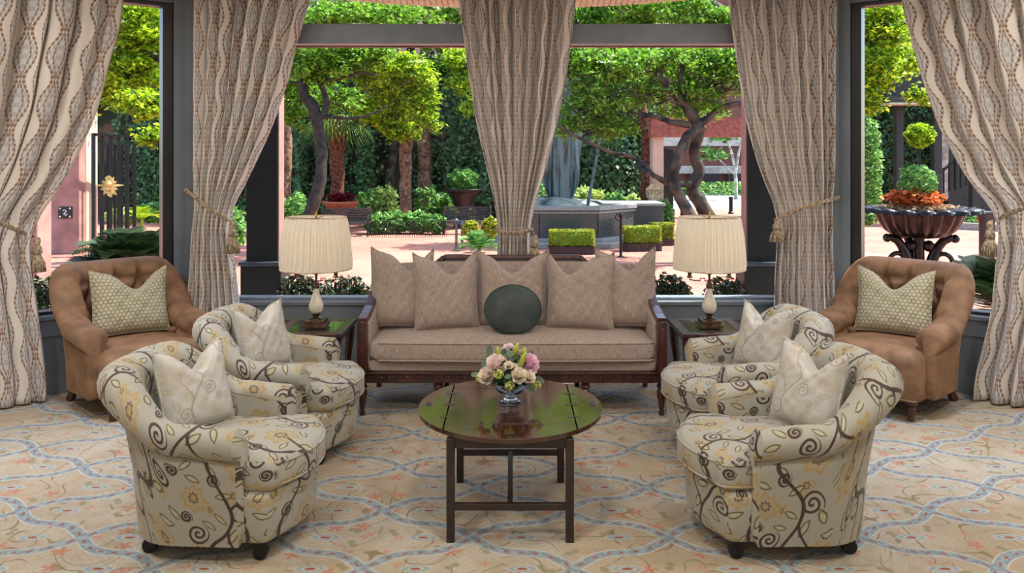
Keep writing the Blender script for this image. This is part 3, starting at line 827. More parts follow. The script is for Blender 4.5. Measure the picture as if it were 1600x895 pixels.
def chair_pillow(ci, dx, dy, rz, lab, seed, lean=.30, roll=0.0):
    (x, y), crz, _ = FC[ci]; R_ = Matrix.Rotation(crz, 3, 'Z'); v = R_ @ Vector((dx, dy, 0))
    return pillow('scatter_pillow', (x+v.x, y+v.y, .452), crz+rz, lean, .36, .37, .15, M['scroll'], lab, group='pale pillows on the floral armchairs', chop=.12, seed=seed, ears=.01, roll=roll, wr=.004)
chair_pillow(0, .0, .10, -.50, 'pale scroll pillow with dented top on the front left floral armchair', 3)
chair_pillow(1, .0, .10, -.50, 'pale scroll pillow with dented top on the back left floral armchair', 4)
chair_pillow(2, .0, .10, .50, 'pale scroll pillow with dented top on the front right floral armchair', 5)
chair_pillow(3, .0, .10, .50, 'pale scroll pillow with dented top on the back right floral armchair', 6)

# ------------------------------------------------------------ tufted velvet armchairs
def tufted_chair():
    root = empty('tufted_armchair', (0, 0, 0), 0, 'x', 'armchair', 'tan tufted armchairs by the side windows')
    hw, yf, yb, rc = .35, -.20, .34, .20
    seg1 = yb-rc-yf; arcL = PI/2*rc; straight = 2*(hw-rc); tot = 2*seg1+2*arcL+straight
    def path(t):
        d = t*tot
        if d < seg1: return (-hw, yf+d)
        d -= seg1
        if d < arcL: a = PI-d/rc; return (-hw+rc+rc*math.cos(a), yb-rc+rc*math.sin(a))
        d -= arcL
        if d < straight: return (-hw+rc+d, yb)
        d -= straight
        if d < arcL: a = PI/2-d/rc; return (hw-rc+rc*math.cos(a), yb-rc+rc*math.sin(a))
        return (hw, yb-rc-(d-arcL))
    def Hf(t):
        q = min(t, 1-t); return .585+.02*bump01(q, 0, .12)+.335*bump01(q, .15, .345)
    def rf(t): q = min(t, 1-t); return .07+.0*q
    def leanf(t): q = min(t, 1-t); return .02+.16*bump01(q, .15, .4)
    cell = tot/20.0; hz = .125
    buttons = []
    def inner(t, Ls, z, h):
        # diamond tufting: buttons every cell, half-dropped rows; deep creases run between them
        a = Ls/cell; c = (h-.14-z)/hz
        if c < 0:
            fa = a/2-math.floor(a/2+.5); e_ = math.exp(-(fa/.07)**2)
            return .012+.046*(1-e_)*min(1, -c*2+.35) - .02*e_*max(0, 1+c*1.5)*(1 if abs(c) < .66 else 0)
        u_ = (a+c)/2; v_ = (a-c)/2
        fu, fv = u_-math.floor(u_+.5), v_-math.floor(v_+.5)
        near = math.exp(-((fu*fu+fv*fv)/.014))
        crease = max(math.exp(-(fu/.08)**2), math.exp(-(fv/.08)**2))
        puff = .034*(1-crease)+.040*abs(math.sin(PI*u_)*math.sin(PI*v_))**.7+.004
        low = 1.0 if z > .36 else .3
        return (puff-.036*near)*low
    b, P = shell(path, Hf, rf, .045, .13, leanf, .015, nt=200, inner=inner, kin=34, outer_n=.045)
    b.build('tufted_back_and_arms', M['velvet'], root, smooth=True)
    # buttons where the creases cross
    nt = 200
    for i in range(1, 20):
        for j in range(0, 4):
            if (i+j) % 2: continue
            t = i/20; h = Hf(t); z = h-.14-j*hz
            if z < .45 or z > h-.1: continue
            row = P[int(t*nt)]; q = min(row[:35], key=lambda p: abs(p.z-z))
            MB().ball((q.x, q.y, q.z), .012, 8, 5).build('button', M['velvet'], root)
    plan = rrect(.335, -.37, .30, .05, .02)
    MB().slab(plan, .125, .43, .07, .03, taper=.985, rb=.02).build('seat', M['velvet'], root, smooth=True)
    MB().tube([(x*1.0, y*1.0-.002, .14) for x, y in rrect(.333, -.368, .29, .05, .02)[:22]], .006, 6).build('welt', M['velvet'], root, smooth=True)
    for x in (-.275, .275):
        b = MB(); b.lathe([(.018, 0), (.024, .02), (.020, .03), (.027, .045), (.030, .09), (.024, .098), (.036, .108), (.036, .13)], (x, -.31, 0), 16); b.build('leg', M['legwood'], root)
        b = MB(); b.bar((x*1.08, .37, 0), (x*.98, .27, .14), .04, .045); b.build('leg', M['legwood'], root, bevel=.004)
    return root
tc = tufted_chair()
af = math.atan2(-.67, .74)
rzL = af+PI/2
TC = [((-2.585, 5.50), rzL, 'tan velvet button-tufted armchair by the left window, angled inward'),
      ((2.585, 5.50), -rzL, 'tan velvet button-tufted armchair by the right window, angled inward')]
for i, ((x, y), rz, lab) in enumerate(TC):
    c = tc if i == 0 else copy_tree(tc); place(c, (x, y, 0), rz, lab)
for i, (sg, lab) in enumerate(((1, 'green honeycomb quilted pillow on the left tufted armchair'), (-1, 'green honeycomb quilted pillow on the right tufted armchair'))):
    (x, y), rz, _ = TC[i]; v = Matrix.Rotation(rz, 3, 'Z') @ Vector((0.0, .07, 0))
    pillow('honeycomb_pillow', (x+v.x, y+v.y, .455), rz-.18*sg, .26, .50, .44, .16, M['honey'], lab, group='honeycomb pillows on the tufted armchairs', chop=.13, seed=20+i, ears=.02)

# ------------------------------------------------------------ sofa
YF = 5.213
sofa = empty('sofa', (0, YF, 0), 0, 'long taupe linen sofa with dark carved wood frame below the centre window', 'sofa')
SX = .974
mh = M['mahogany']
for sx in (-1, 1):
    x = sx*SX
    prof = [(.016, 0), (.020, .012), (.014, .03), (.018, .06), (.030, .13), (.031, .155), (.020, .17), (.032, .18), (.032, .19), (.022, .20), (.034, .212)]
    MB().lathe(prof, (x, 0, 0), 16).build('leg', mh, sofa)
    MB().lathe(prof, (x*.49, 0, 0), 16).build('leg', mh, sofa)
    for k in (1, .49): MB().bar((x*k, .66, 0), (x*k, .60, .22), .035, .035).build('leg', mh, sofa, bevel=.003)
    b = MB().box((x, 0, .41), (.062, .062, .40)); b.box((x, -.034, .42), (.03, .01, .30)); b.build('arm_post', mh, sofa, bevel=.006)
    # sloping arm rail from front post up to the back
    pts = [(x, -.01, .615), (x, .10, .628), (x*.995, .22, .66), (x*.985, .34, .72), (x*.975, .46, .80), (x*.97, .56, .875), (x*.96, .62, .90)]
    b = MB()
    for a, c in zip(pts[:-1], pts[1:]): b.bar(a, c, .062, .034, (1, 0, 0) if False else (0, 0, 1))
    b.build('arm_rail', mh, sofa, bevel=.004)
    b = MB().prism([(0.02, .28), (.60, .28), (.60, .86), (.46, .78), (.34, .70), (.22, .64), (.10, .61), (.02, .60)], x-sx*.028-.02, x-sx*.028+.02, 'x')
    b.build('arm_panel', M['linen'], sofa, bevel=.01)
b = MB().box((0, 0, .248), (2*SX+.05, .05, .068)); b.box((0, .31, .25), (2*SX, .60, .05)); b.build('seat_rail', mh, sofa, bevel=.004)
b = MB()
for i in range(76):
    x = -.92+i*1.84/75; b.ball((x, -.027, .252), .0095, 6, 4)
b.build('carved_beading', mh, sofa, smooth=True)
MB().box((0, -.03, .279), (2*SX-.05, .02, .012)).build('rail_moulding', mh, sofa, bevel=.003)
MB().slab(rrect(.945, -.005, .58, .03, .0), .28, .36, .02).build('upholstered_deck', M['linen'], sofa, smooth=True)
seat = MB().slab(rrect(.935, -.035, .56, .06, .02), .352, .49, .035, .035).build('seat_cushion', M['linen'], sofa, smooth=True)
for z in (.362, .474): MB().tube([(x, y-.001, z) for x, y in rrect(.93, -.032, .55, .06, .02)[:22]], .006, 6).build('welt', M['linen'], seat, smooth=True)
b = MB().slab([(p[0], p[1]) for p in rrect(.93, -.05, .05, .03)], 0, .56, .03); b.xf(Matrix.Translation((0, .60, .36)) @ Matrix.Rotation(-.16, 4, 'X')).build('upholstered_back', M['linen'], sofa, smooth=True)
rail = [(-.96, .30), (.96, .30), (.96, .84), (.60, .86), (.50, .945), (-.50, .945), (-.60, .86), (-.96, .84)]
b = MB().prism([(x, z-.3) for x, z in rail], 0, .04, 'y'); b.xf(Matrix.Translation((0, .62, .30)) @ Matrix.Rotation(-.13, 4, 'X')).build('back_frame', mh, sofa, bevel=.008)
b = MB()
tr = [(-.98, .845), (-.60, .865), (-.50, .95), (.50, .95), (.60, .865), (.98, .845)]
for a, c in zip(tr[:-1], tr[1:]): b.bar((a[0], -.01, a[1]-.3), (c[0], -.01, c[1]-.3), .07, .034)
b.xf(Matrix.Translation((0, .62, .30)) @ Matrix.Rotation(-.13, 4, 'X')).build('crest_rail', mh, sofa, bevel=.006)
CU = [(-.775, .34, .06, 'outermost left of the five', .44, .52, 31), (-.44, .26, .12, 'second from left of the five', .44, .50, 32),
      (0.0, .35, .0, 'behind the round green cushion', .50, .50, 33), (.46, .26, -.06, 'second from right of the five', .46, .50, 34), (.80, .34, -.10, 'outermost right of the five', .42, .52, 35)]
CX = [.25, .2, .0, -.35, .1]
for (x, dy, rz, wh, w_, h_, sd), cx_ in zip(CU, CX):
    pillow('sofa_cushion', (x, YF+dy-.03, .505), rz, .22, w_, h_, .18, M['linen'], 'square taupe linen sofa cushion, '+wh, 'cushion', 'taupe cushions on the sofa', chop=.12, seed=sd, ears=.035, wr=.006, cx=cx_, roll=.03*math.sin(sd*2.1))
rc_ = empty('round_cushion', (0.005, YF+.10, .50), 0, 'round grey-green velvet cushion in the middle of the sofa', 'cushion')
b = MB(); b.lathe([(1e-5, .06), (.08, .058), (.14, .046), (.175, .024), (.188, 0), (.175, -.024), (.14, -.046), (.08, -.058), (1e-5, -.06)], (0, 0, 0), 40)
Mx = Matrix.Translation((0, 0, .166)) @ Matrix.Rotation(-.20, 4, 'X') @ Matrix.Rotation(PI/2, 4, 'X') @ Matrix.Scale(.86, 4, (0, 1, 0))
b.xf(Mx).build('cushion_cover', M['green_velvet'], rc_, smooth=True)
MB().tube([Mx @ Vector((.189*math.cos(a), .189*math.sin(a), 0)) for a in np.linspace(0, 2*PI, 49)], .006, 6).build('piping', M['green_velvet'], rc_, smooth=True)

# ------------------------------------------------------------ coffee table
tb = empty('coffee_table', (-.008, 3.86, 0), 0, 'oval folding-leaf coffee table in polished dark mahogany, centre of the carpet', 'table')
ax_, ay_ = .44, .478; TZ = .48; sx_, sy_ = .295, .28
def ell(x): return ay_*math.sqrt(max(0, 1-(x/ax_)**2))
ye = ell(sx_); g = .0025
xs = np.linspace(-sx_+g, sx_-g, 25)
MB().prism([(-sx_+g, -sy_+g), (sx_-g, -sy_+g), (sx_-g, sy_-g), (-sx_+g, sy_-g)], TZ-.02, TZ, 'z').build('table_top', M['tabletop'], tb, smooth=False, bevel=.0015)
for sg in (-1, 1):
    pl = [(x, -ell(x)) for x in xs]+[(sx_-g, -sy_-g), (-sx_+g, -sy_-g)]
    if sg > 0: pl = [(x, -y) for x, y in pl][::-1]
    lf = MB().prism(pl, TZ-.02, TZ, 'z').build('leaf', M['tabletop'], tb, smooth=False, bevel=.0015)
    th0 = math.acos(sx_/ax_); an = np.linspace(-th0, th0, 33)
    pl = [(sg*ax_*math.cos(a), ay_*math.sin(a)) for a in an]
    pl = [(sg*(sx_+g), -ye)]+pl+[(sg*(sx_+g), ye)]
    if sg < 0: pl = pl[::-1]
    lf2 = MB().prism(pl, TZ-.02, TZ, 'z').build('leaf', M['tabletop'], tb, smooth=False, bevel=.0015)
    # inset hand grips, dark with a bright rim
    for (cx, cy, along, par) in ((sg*.395, .01, 'y', lf2), (0, sg*.43, 'x', lf)):
        lx, ly = (.014, .030) if along == 'y' else (.034, .011)
        MB().lathe([(1, 0), (1, .0015), (.8, .0015)], (0, 0, 0), 20).xf(Matrix.Translation((cx, cy, TZ+.0003)) @ Matrix.Diagonal((lx, ly, 1, 1))).build('hand_grip', M['black_metal'], par)
    for y in (-.18, .0, .18):
        b = MB().box((sg*sx_, y, TZ+.0006), (.058, .016, .0016)); b.tube([(sg*sx_, y-.012, TZ), (sg*sx_, y+.012, TZ)], .003, 8); b.build('hinge', M['brass'], tb)
    for x in (-.13, .13):
        b = MB().box((x, sg*sy_, TZ+.0006), (.016, .058, .0016)); b.tube([(x-.012, sg*sy_, TZ), (x+.012, sg*sy_, TZ)], .003, 8); b.build('hinge', M['brass'], tb)
LX, LY = .259, .322
for x in (-LX, LX):
    for y in (-LY-.052, LY-.052): MB().box((x, y, .225), (.036, .036, .45)).build('leg', M['ebony'], tb, bevel=.003)
for y in (-LY-.052, LY-.052):
    MB().box((0, y, .432), (2*LX, .022, .05)).build('apron', M['ebony'], tb, bevel=.002); MB().box((0, y, .152), (2*LX-.03, .022, .030)).build('stretcher', M['ebony'], tb, bevel=.002)
for x in (-LX, LX): MB().box((x, -.052, .432), (.022, 2*LY-.03, .05)).build('apron', M['ebony'], tb, bevel=.002)
MB().box((0, -.052, .152), (.024, 2*LY-.02, .022)).build('stretcher', M['ebony'], tb, bevel=.002)

# ------------------------------------------------------------ end tables and lamps
def end_table():
    root = empty('end_table', (0, 0, 0), 0, 'x', 'table', 'end tables beside the sofa')
    w_, d_ = .445, .51
    b = MB()
    for a, c, s_ in (((0, -d_/2+.0325), (w_, .065), 0), ((0, d_/2-.0325), (w_, .065), 0), ((-w_/2+.0325, 0), (.065, d_-.13), 0), ((w_/2-.0325, 0), (.065, d_-.13), 0)):
        b.box((a[0], a[1], .547), (c[0], c[1], .026))
    b.build('table_top', M['mahogany'], root, bevel=.004)
    MB().box((0, 0, .548), (w_-.13, d_-.13, .012)).build('mirror_panel', M['mirror'], root, smooth=False)
    MB().box((0, 0, .515), (w_-.05, d_-.05, .045)).build('apron', M['mahogany'], root, bevel=.004)
    for x in (-1, 1):
        for y in (-1, 1):
            pts = [(x*.185, y*.215, .52), (x*.180, y*.21, .42), (x*.168, y*.198, .30), (x*.168, y*.198, .17), (x*.178, y*.208, .06), (x*.195, y*.225, 0)]
            MB().tube(pts, [.030, .028, .022, .020, .018, .022], 8).build('leg', M['mahogany'], root)
    MB().box((0, 0, .17), (.33, .03, .02)).build('stretcher', M['mahogany'], root)
    for x in (-1, 1): MB().box((x*.168, 0, .17), (.02, .38, .02)).build('stretcher', M['mahogany'], root)
    return root
et = end_table()
place(et, (-1.30, 5.31, 0), 0, 'dark wood end table with mirrored top left of the sofa')
e2 = copy_tree(et); place(e2, (1.30, 5.31, 0), 0, 'dark wood end table with mirrored top right of the sofa')
def lamp():
    root = empty('table_lamp', (0, 0, 0), 0, 'x', 'lamp', 'pleated table lamps beside the sofa')
    b = MB().box((0, 0, .0125), (.15, .15, .025)); b.box((0, 0, .0375), (.125, .125, .025)); b.lathe([(.045, .05), (.045, .056), (.026, .062), (.018, .072), (.030, .082), (.030, .09)], (0, 0, 0), 20)
    b.build('base', M['brass'], root, bevel=.003)
    MB().lathe([(.020, .086), (.030, .092), (.044, .11), (.049, .13), (.047, .148), (.036, .178), (.024, .21), (.018, .24), (.016, .255)], (0, 0, 0), 32).build('ceramic_body', M['ceramic'], root, smooth=True)
    b = MB().lathe([(.018, .252), (.022, .258), (.021, .27), (.012, .285), (.008, .30), (.008, .34)], (0, 0, 0), 20); b.tube([(0, 0, .33), (0, 0, .72)], .006, 8)
    b.lathe([(.006, .338), (.016, .345), (.018, .36), (.013, .378), (.004, .39)], (0, 0, 0), 12); b.build('neck', M['brass'], root, smooth=True)
    for sx in (-1, 1):
        b = MB(); pts = [(0, 0, .30), (sx*.03, 0, .30), (sx*.03, 0, .318), (sx*.06, 0, .318), (sx*.06, 0, .302), (sx*.095, 0, .302), (sx*.13, 0, .31), (sx*.13, 0, .325)]
        b.tube(pts, .0045, 6); b.lathe([(.018, .322), (.020, .328), (.012, .335), (.014, .36), (.014, .395), (.010, .40)], (sx*.13, 0, 0), 14); b.build('lamp_arm', M['brass'], root)
    # knife-pleated shade
    n = 136; rows = [(.232, .379), (.231, .384), (.229, .42), (.214, .60), (.200, .71), (.193, .722)]; P = []
    for k, (r, z) in enumerate(rows):
        row = []
        for i in range(n):
            a = 2*PI*i/n; am = .0 if k in (0, 5) else (.0095 if k in (2, 3) else .004)
            row.append((( r+am*(1 if (i//2) % 2 else -1))*math.cos(a), (r+am*(1 if (i//2) % 2 else -1))*math.sin(a), z))
        P.append(row)
    b = MB(); b.grid(P, closed=True); sh = b.build('lamp_shade', M['shade'], root, smooth=False)
    for r, z in ((.2325, .382), (.194, .72)):
        MB().tube([(r*math.cos(a), r*math.sin(a), z) for a in np.linspace(0, 2*PI, 49)], .0045, 6, cap=False).build('shade_trim', M['trim_cloth'], sh, smooth=True)
    b = MB()
    for i in range(4): a = i*PI/2; b.tube([(0, 0, .712), (.193*math.cos(a), .193*math.sin(a), .716)], .003, 5)
    b.build('shade_spider', M['brass'], sh)
    MB().lathe([(.004, .71), (.010, .725), (.005, .735), (.008, .75), (.003, .765)], (0, 0, 0), 12).build('finial', M['bright_brass'], root, smooth=True)
    return root
lp = lamp(); place(lp, (-1.295, 5.29, .561), 0, 'brass and ivory ceramic lamp with pleated shade on the left end table')
l2 = copy_tree(lp); place(l2, (1.305, 5.29, .561), 0, 'brass and ivory ceramic lamp with pleated shade on the right end table')
for x in (-1.295, 1.305):
    l = bpy.data.lights.new('lamp_bulb', 'POINT'); l.energy = 1.0; l.color = (1, .88, .72); l.shadow_soft_size = .04
    o = bpy.data.objects.new('lamp_bulb', l); COL.objects.link(o); o.location = (x, 5.29+.0, .561+.55)

# ------------------------------------------------------------ vase and flowers
VX, VY, VZ = -.008, 3.885, .4825
vs = empty('glass_vase', (VX, VY, VZ), 0, 'footed cut-glass bowl vase on the coffee table', 'vase')
MB().lathe([(.055, 0), (.057, .006), (.048, .014), (.030, .022), (.020, .030), (.022, .038), (.05, .048), (.072, .066), (.078, .090), (.072, .112), (.068, .112), (.073, .090), (.066, .070), (.045, .054), (.001, .05)], (0, 0, 0), 40, lobes=20, amp=.018).build('glass_bowl', M['crystal'], vs, smooth=True)
def petals(c, R, n, mat, name, label, cat='flower', group='roses and peonies in the vase', tilt=(0, 0), seed=0, openness=1.0):
    rnd = random.Random(seed); b = MB()
    gold = PI*(3-math.sqrt(5))
    for i in range(n):
        f = (i+.5)/n; az = i*gold+rnd.uniform(-.2, .2); el_ = PI/2-f*PI*.62*openness; r = R*(.35+.65*f**.6); sz = R*(.42+.40*f)
        d = Vector((math.cos(az)*math.cos(el_), math.sin(az)*math.cos(el_), math.sin(el_)))
        u = Vector((-math.sin(az), math.cos(az), 0)); w_ = d.cross(u)*-1
        P = []
        for a in range(5):
            row = []
            for k in range(5):
                s_ = -1+k*.5; q = a/4; wd = sz*(.35+.65*math.sin(PI*min(1, q*.8+.15)))
                p = d*r*(.55+.45*q)+u*s_*wd*.75+(Vector((0, 0, 1))*(1-f)*.7+w_*0).normalized()*0 + d*(-(s_*s_)*wd*.35) + Vector((0, 0, 1))*(q-.35)*sz*.9*(1-f*.6) + d*rnd.uniform(-.05, .05)*sz*q
                row.append(p)
            P.append(row)
        b.grid(P)
    M_ = Matrix.Translation(c) @ Matrix.Rotation(tilt[0], 4, 'X') @ Matrix.Rotation(tilt[1], 4, 'Y')
    o = b.xf(Matrix.Rotation(tilt[0], 4, 'X') @ Matrix.Rotation(tilt[1], 4, 'Y')).build(name, mat, smooth=True); o.location = c
    return tag(o, label, cat, group)
def petalmat(name, c0, c1): return leafmat(name, c0, c1, .12, .6)
M['p_blush'] = petalmat('blush_petals', (250, 228, 222), (254, 242, 238)); M['p_pink'] = petalmat('pink_petals', (246, 200, 220), (253, 224, 236))
M['p_peach'] = petalmat('peach_rose_petals', (250, 236, 218), (254, 246, 234)); M['p_white'] = petalmat('white_pink_petals', (236, 212, 222), (250, 238, 240))
M['p_green'] = petalmat('chartreuse_florets', (168, 190, 70), (214, 224, 130)); M['bud'] = simple('lily_bud_skin', (176, 186, 76), .5, var=.12, scale=30)
def vp(px, py, dy=0): return pp(px, py, VY+dy)
FL = [(776, 571, -.05, .062, 'p_blush', 'peony', 'large blush peony, upper left of the bouquet', 30), (761, 588, -.05, .050, 'p_peach', 'peony', 'cream peony low on the left of the bouquet', 26),
      (826, 569, -.02, .058, 'p_pink', 'peony', 'bright pink peony on the right of the bouquet', 34), (811, 587, -.085, .046, 'p_peach', 'rose', 'open peach rose, front right of the bouquet', 24),
      (826, 590, -.07, .040, 'p_peach', 'rose', 'peach rose beside the open rose, right edge', 22), (795, 571, -.09, .026, 'p_peach', 'rose', 'small peach rosebud in the centre front of the bouquet', 14),
      (796, 549, .02, .046, 'p_white', 'peony', 'white-pink peony at the top of the bouquet', 24), (813, 556, -.0, .034, 'p_blush', 'rose', 'pale blush rose between the lily buds', 18),
      (804, 573, -.06, .022, 'p_peach', 'rose', 'tiny peach rosebud behind the centre bud', 12)]
for i, (px, py, dy, R, m_, nm, lab, n) in enumerate(FL):
    petals(vp(px, py, dy), R, n, M[m_], nm, lab, tilt=(.75 if dy < 0 else .2, .3*(px-797)/40), seed=i)
for i, (px, py, dy, R, lab) in enumerate(((751, 590, -.02, .024, 'round green hydrangea sprig at the left edge of the bouquet'), (796, 603, -.095, .022, 'round green floret ball at the front of the vase rim'),
                                      (838, 601, -.03, .024, 'round green floret ball at the right edge of the bouquet'), (779, 584, -.09, .024, 'yellow-green floret cluster between the peonies'))):
    b = MB(); rr = random.Random(i)
    for k in range(34):
        d = Vector((rr.gauss(0, 1), rr.gauss(0, 1), rr.gauss(0, 1))).normalized(); b.ball(d*R*.85, R*.24, 6, 4)
    o = b.build('green_floret', M['p_green'], smooth=True); o.location = vp(px, py, dy); tag(o, lab, 'flower', 'green florets in the vase')
for i, (a, c, lab) in enumerate((((782, 560), (777, 541), 'lily bud leaning at the upper left of the bouquet'), ((802, 556), (810, 535), 'tallest lily bud at the top centre of the bouquet'),
                                 ((817, 556), (820, 542), 'lily bud behind the pink peony'), ((811, 574), (822, 550), 'lily bud slanting in front of the pink peony'))):
    p0, p1 = vp(*a, -.06 if i == 3 else -.02), vp(*c, -.07 if i == 3 else -.02); b = MB(); d = p1-p0
    pts = [d*k/6 for k in range(7)]; b.tube(pts, [.006, .012, .015, .0155, .013, .009, .002], 6)
    o = b.build('lily_bud', M['bud'], smooth=True); o.location = p0; tag(o, lab, 'flower', 'lily buds in the vase')
P = np.concatenate([ell_pts((VX, VY-.0, VZ+.12), (.09, .09, .055), 130, .2), ell_pts((VX, VY, VZ+.19), (.10, .09, .07), 60, .2)])
o = leaf_cards(P, .045, M['leaf_deep'], 'bouquet_greenery', up=.2); tag(o, 'deep green leaves filling the bouquet over the vase rim', 'foliage')
b = MB()
def oval(b, c, L, W, d, nrm):
    d = Vector(d).normalized(); n_ = Vector(nrm).normalized(); r = d.cross(n_).normalized()
    ring = [Vector(c)+d*math.cos(a)*L/2+r*math.sin(a)*W/2+n_*.12*L*math.cos(a)**2 for a in np.linspace(0, 2*PI, 13)[:-1]]
    b.add([Vector(c)]+ring, [(0, 1+i, 1+(i+1) % 12) for i in range(12)])
for px, py, L, W, an, dy in ((765, 548, .052, .034, 1.6, 0), (758, 567, .05, .03, 1.2, -.02), (743, 585, .045, .026, .1, 0), (760, 596, .05, .032, -.8, -.06), (787, 550, .036, .028, 1.2, -.03),
                             (797, 553, .036, .030, 0, -.04), (800, 561, .034, .026, .4, -.05), (794, 588, .036, .024, .3, -.10), (801, 596, .04, .026, -.4, -.09), (844, 593, .048, .024, -.7, 0), (831, 606, .052, .034, -1.0, -.04), (829, 552, .03, .022, .5, .02), (762, 559, .034, .02, .9, .0)):
    oval(b, vp(px, py, dy), L, W, (math.cos(an), 0, math.sin(an)), (0, -1, .25))
o = b.build('eucalyptus_sprigs', M['leaf_euc'], smooth=True); tag(o, 'grey-green oval eucalyptus leaves around the flowers', 'foliage', kind='stuff')
# ------------------------------------------------------------ courtyard
struct(MB().box((0, 20, GZ-.05), (44, 27, .1)).build('courtyard_paving', M['paving'], smooth=False))
struct(MB().box((8, 47, GZ-.06), (60, 27, .1)).build('street_asphalt', M['asphalt'], smooth=False))
LEAFK = 1.25
def crown(parent, specs, mat, size, name='foliage', **kw):
    P = []
    for px, py, rx, ry, Y, n in specs:
        c = np.array(pp(px, py, Y)); s_ = Y/F; rad = np.array((rx*s_, rx*s_*.8, ry*s_)); n = int(n*LEAFK); k = max(8, n//30)
        sub = ell_pts(c, rad*1.05, k, .25); idx = RNG.integers(0, k, n); rs = np.clip(rad.min()*.34, .2, .6)*RNG.uniform(.6, 1.3, k)[:, None]
        P.append(sub[idx]+RNG.normal(size=(n, 3))*np.array([.55, .5, .34])*rs[idx])
    return leaf_cards(np.concatenate(P), size, mat, name, parent, **kw)
def limbs(parent, specs, mat, name='trunk', n=9):
    b = MB(); rr = random.Random(5)
    for pts in specs:
        P = [pp(px, py, Y) for px, py, Y, r in pts]; R = [r*Y/F for px, py, Y, r in pts]
        # smooth resample with a little wobble
        Q = []; RR = []
        for i in range(len(P)-1):
            p0 = P[max(0, i-1)]; p1 = P[i]; p2 = P[i+1]; p3 = P[min(len(P)-1, i+2)]
            for k in range(4):
                t = k/4; q = .5*((2*p1)+(p2-p0)*t+(2*p0-5*p1+4*p2-p3)*t*t+(3*p1-p0-3*p2+p3)*t**3)
                r = R[i]+(R[i+1]-R[i])*t; Q.append(q+Vector([rr.uniform(-.12, .12)*r for _ in range(3)])); RR.append(r*rr.uniform(.9, 1.1))
        Q.append(P[-1]); RR.append(R[-1]); b.tube(Q, RR, n)
    return b.build(name, mat, parent, smooth=True)
def twigs(parent, specs, mat, n, seed=0, name='branches'):
    rr = random.Random(seed); b = MB()
    for i in range(n):
        px, py, rx, ry, Y, _ = rr.choice(specs); c = pp(px, py, Y); s_ = Y/F
        a = c+Vector((rr.uniform(-.5, .5)*rx*s_, rr.uniform(-.4, .4)*rx*s_, rr.uniform(-.7, .2)*ry*s_))
        d = Vector((rr.gauss(0, 1), rr.gauss(0, .6), rr.uniform(-.1, .8))).normalized(); L = rr.uniform(.5, 1.2)*min(rx, 60)*s_
        m_ = a+d*L*.5+Vector((0, 0, .06*L)); b.tube([a, m_, a+d*L+Vector((rr.uniform(-.1, .1), 0, .1))*L], [.022*Y/18, .014*Y/18, .006*Y/18], 5)
    return b.build(name, mat, parent, smooth=True)
def tree(name, base_px, Y, label, limbspec, crowns, bark, leaf_, size, ntw=20, cat='tree', group=None, zb=GZ):
    x = (base_px-800)*Y/F; root = empty(name, (x, Y, zb), 0, label, cat, group)
    for o in (limbs(root, limbspec, bark),) + ((crown(root, crowns, leaf_, size), twigs(root, crowns, bark, ntw, base_px)) if crowns else ()):
        o.matrix_parent_inverse = Matrix.Translation(-Vector(root.location))
    return root
def fit(o, root): o.matrix_parent_inverse = Matrix.Translation(-Vector(root.location)); return o

# ivy covered boundary wall and the buildings behind
iw = empty('ivy_wall', (-4, 27, GZ), 0, kind='structure')
fit(MB().box((-7.2, 27.3, 2.3), (24.6, .5, 5.6)).build('masonry_wall', M['ivywall'], iw, smooth=False), iw)
n = 30000; P = np.stack([RNG.uniform(-19.4, 5.0, n), 27.0-RNG.random(n)*.45, RNG.uniform(-.3, 5.3, n)], 1)
keep = (np.sin(P[:, 0]*1.9)+np.sin(P[:, 0]*4.3+1)+np.sin(P[:, 0]*.7+2)+.5*np.sin(P[:, 2]*1.4+P[:, 0])) > RNG.normal(-.5, .9, n)
o = fit(leaf_cards(P[keep], .15, M['leaf_ivy'], 'ivy', iw, nrm=(0, -1, .5), droop=1.2, aspect=.7), iw)
rr = random.Random(9)
for i, (px, wpx) in enumerate(((665, 13), (575, 9), (700, 8), (948, 10), (905, 8), (470, 9), (610, 8))):     # old thick vine stems up the wall
    r = limbs(iw, [[(px+rr.uniform(-4, 4), 345, 26.7, wpx), (px, 280, 26.7, wpx*.9), (px+rr.uniform(-8, 8), 210, 26.7, wpx*.8), (px+rr.uniform(-10, 10), 120, 26.7, wpx*.6)]], M['bark_brown'] if i == 0 else M['bark_mottled'], 'vine_trunk'); fit(r, iw)
# ivy cascading in columns over the wall
for px, y0, y1, wpx, nn in ((712, 120, 330, 26, 1500), (570, 200, 330, 22, 600), (470, 190, 340, 12, 500), (755, 110, 320, 22, 900), (500, 200, 330, 10, 400), (940, 215, 335, 60, 2200), (232, 180, 330, 22, 1300)):
    c0 = pp(px, (y0+y1)/2, 26.4); P = np.asarray(c0)+RNG.normal(size=(nn, 3))*np.array([wpx*.4, 6, 0])*26.4/F+np.stack([np.zeros(nn), np.zeros(nn), RNG.uniform(-.5, .5, nn)*(y1-y0)*26.4/F], 1)
    fit(leaf_cards(P, .15, M['leaf_ivy'], 'ivy', iw, nrm=(0, -1, .6), droop=1, aspect=.7), iw)
pb = empty('pink_building', (-3, 31, GZ), 0, 'tall pale pink building rising behind the ivy wall', 'building')
fit(MB().box((-11.5, 37, 8), (32, 3, 17)).build('wall', M['stucco_pale'], pb, smooth=False), pb)
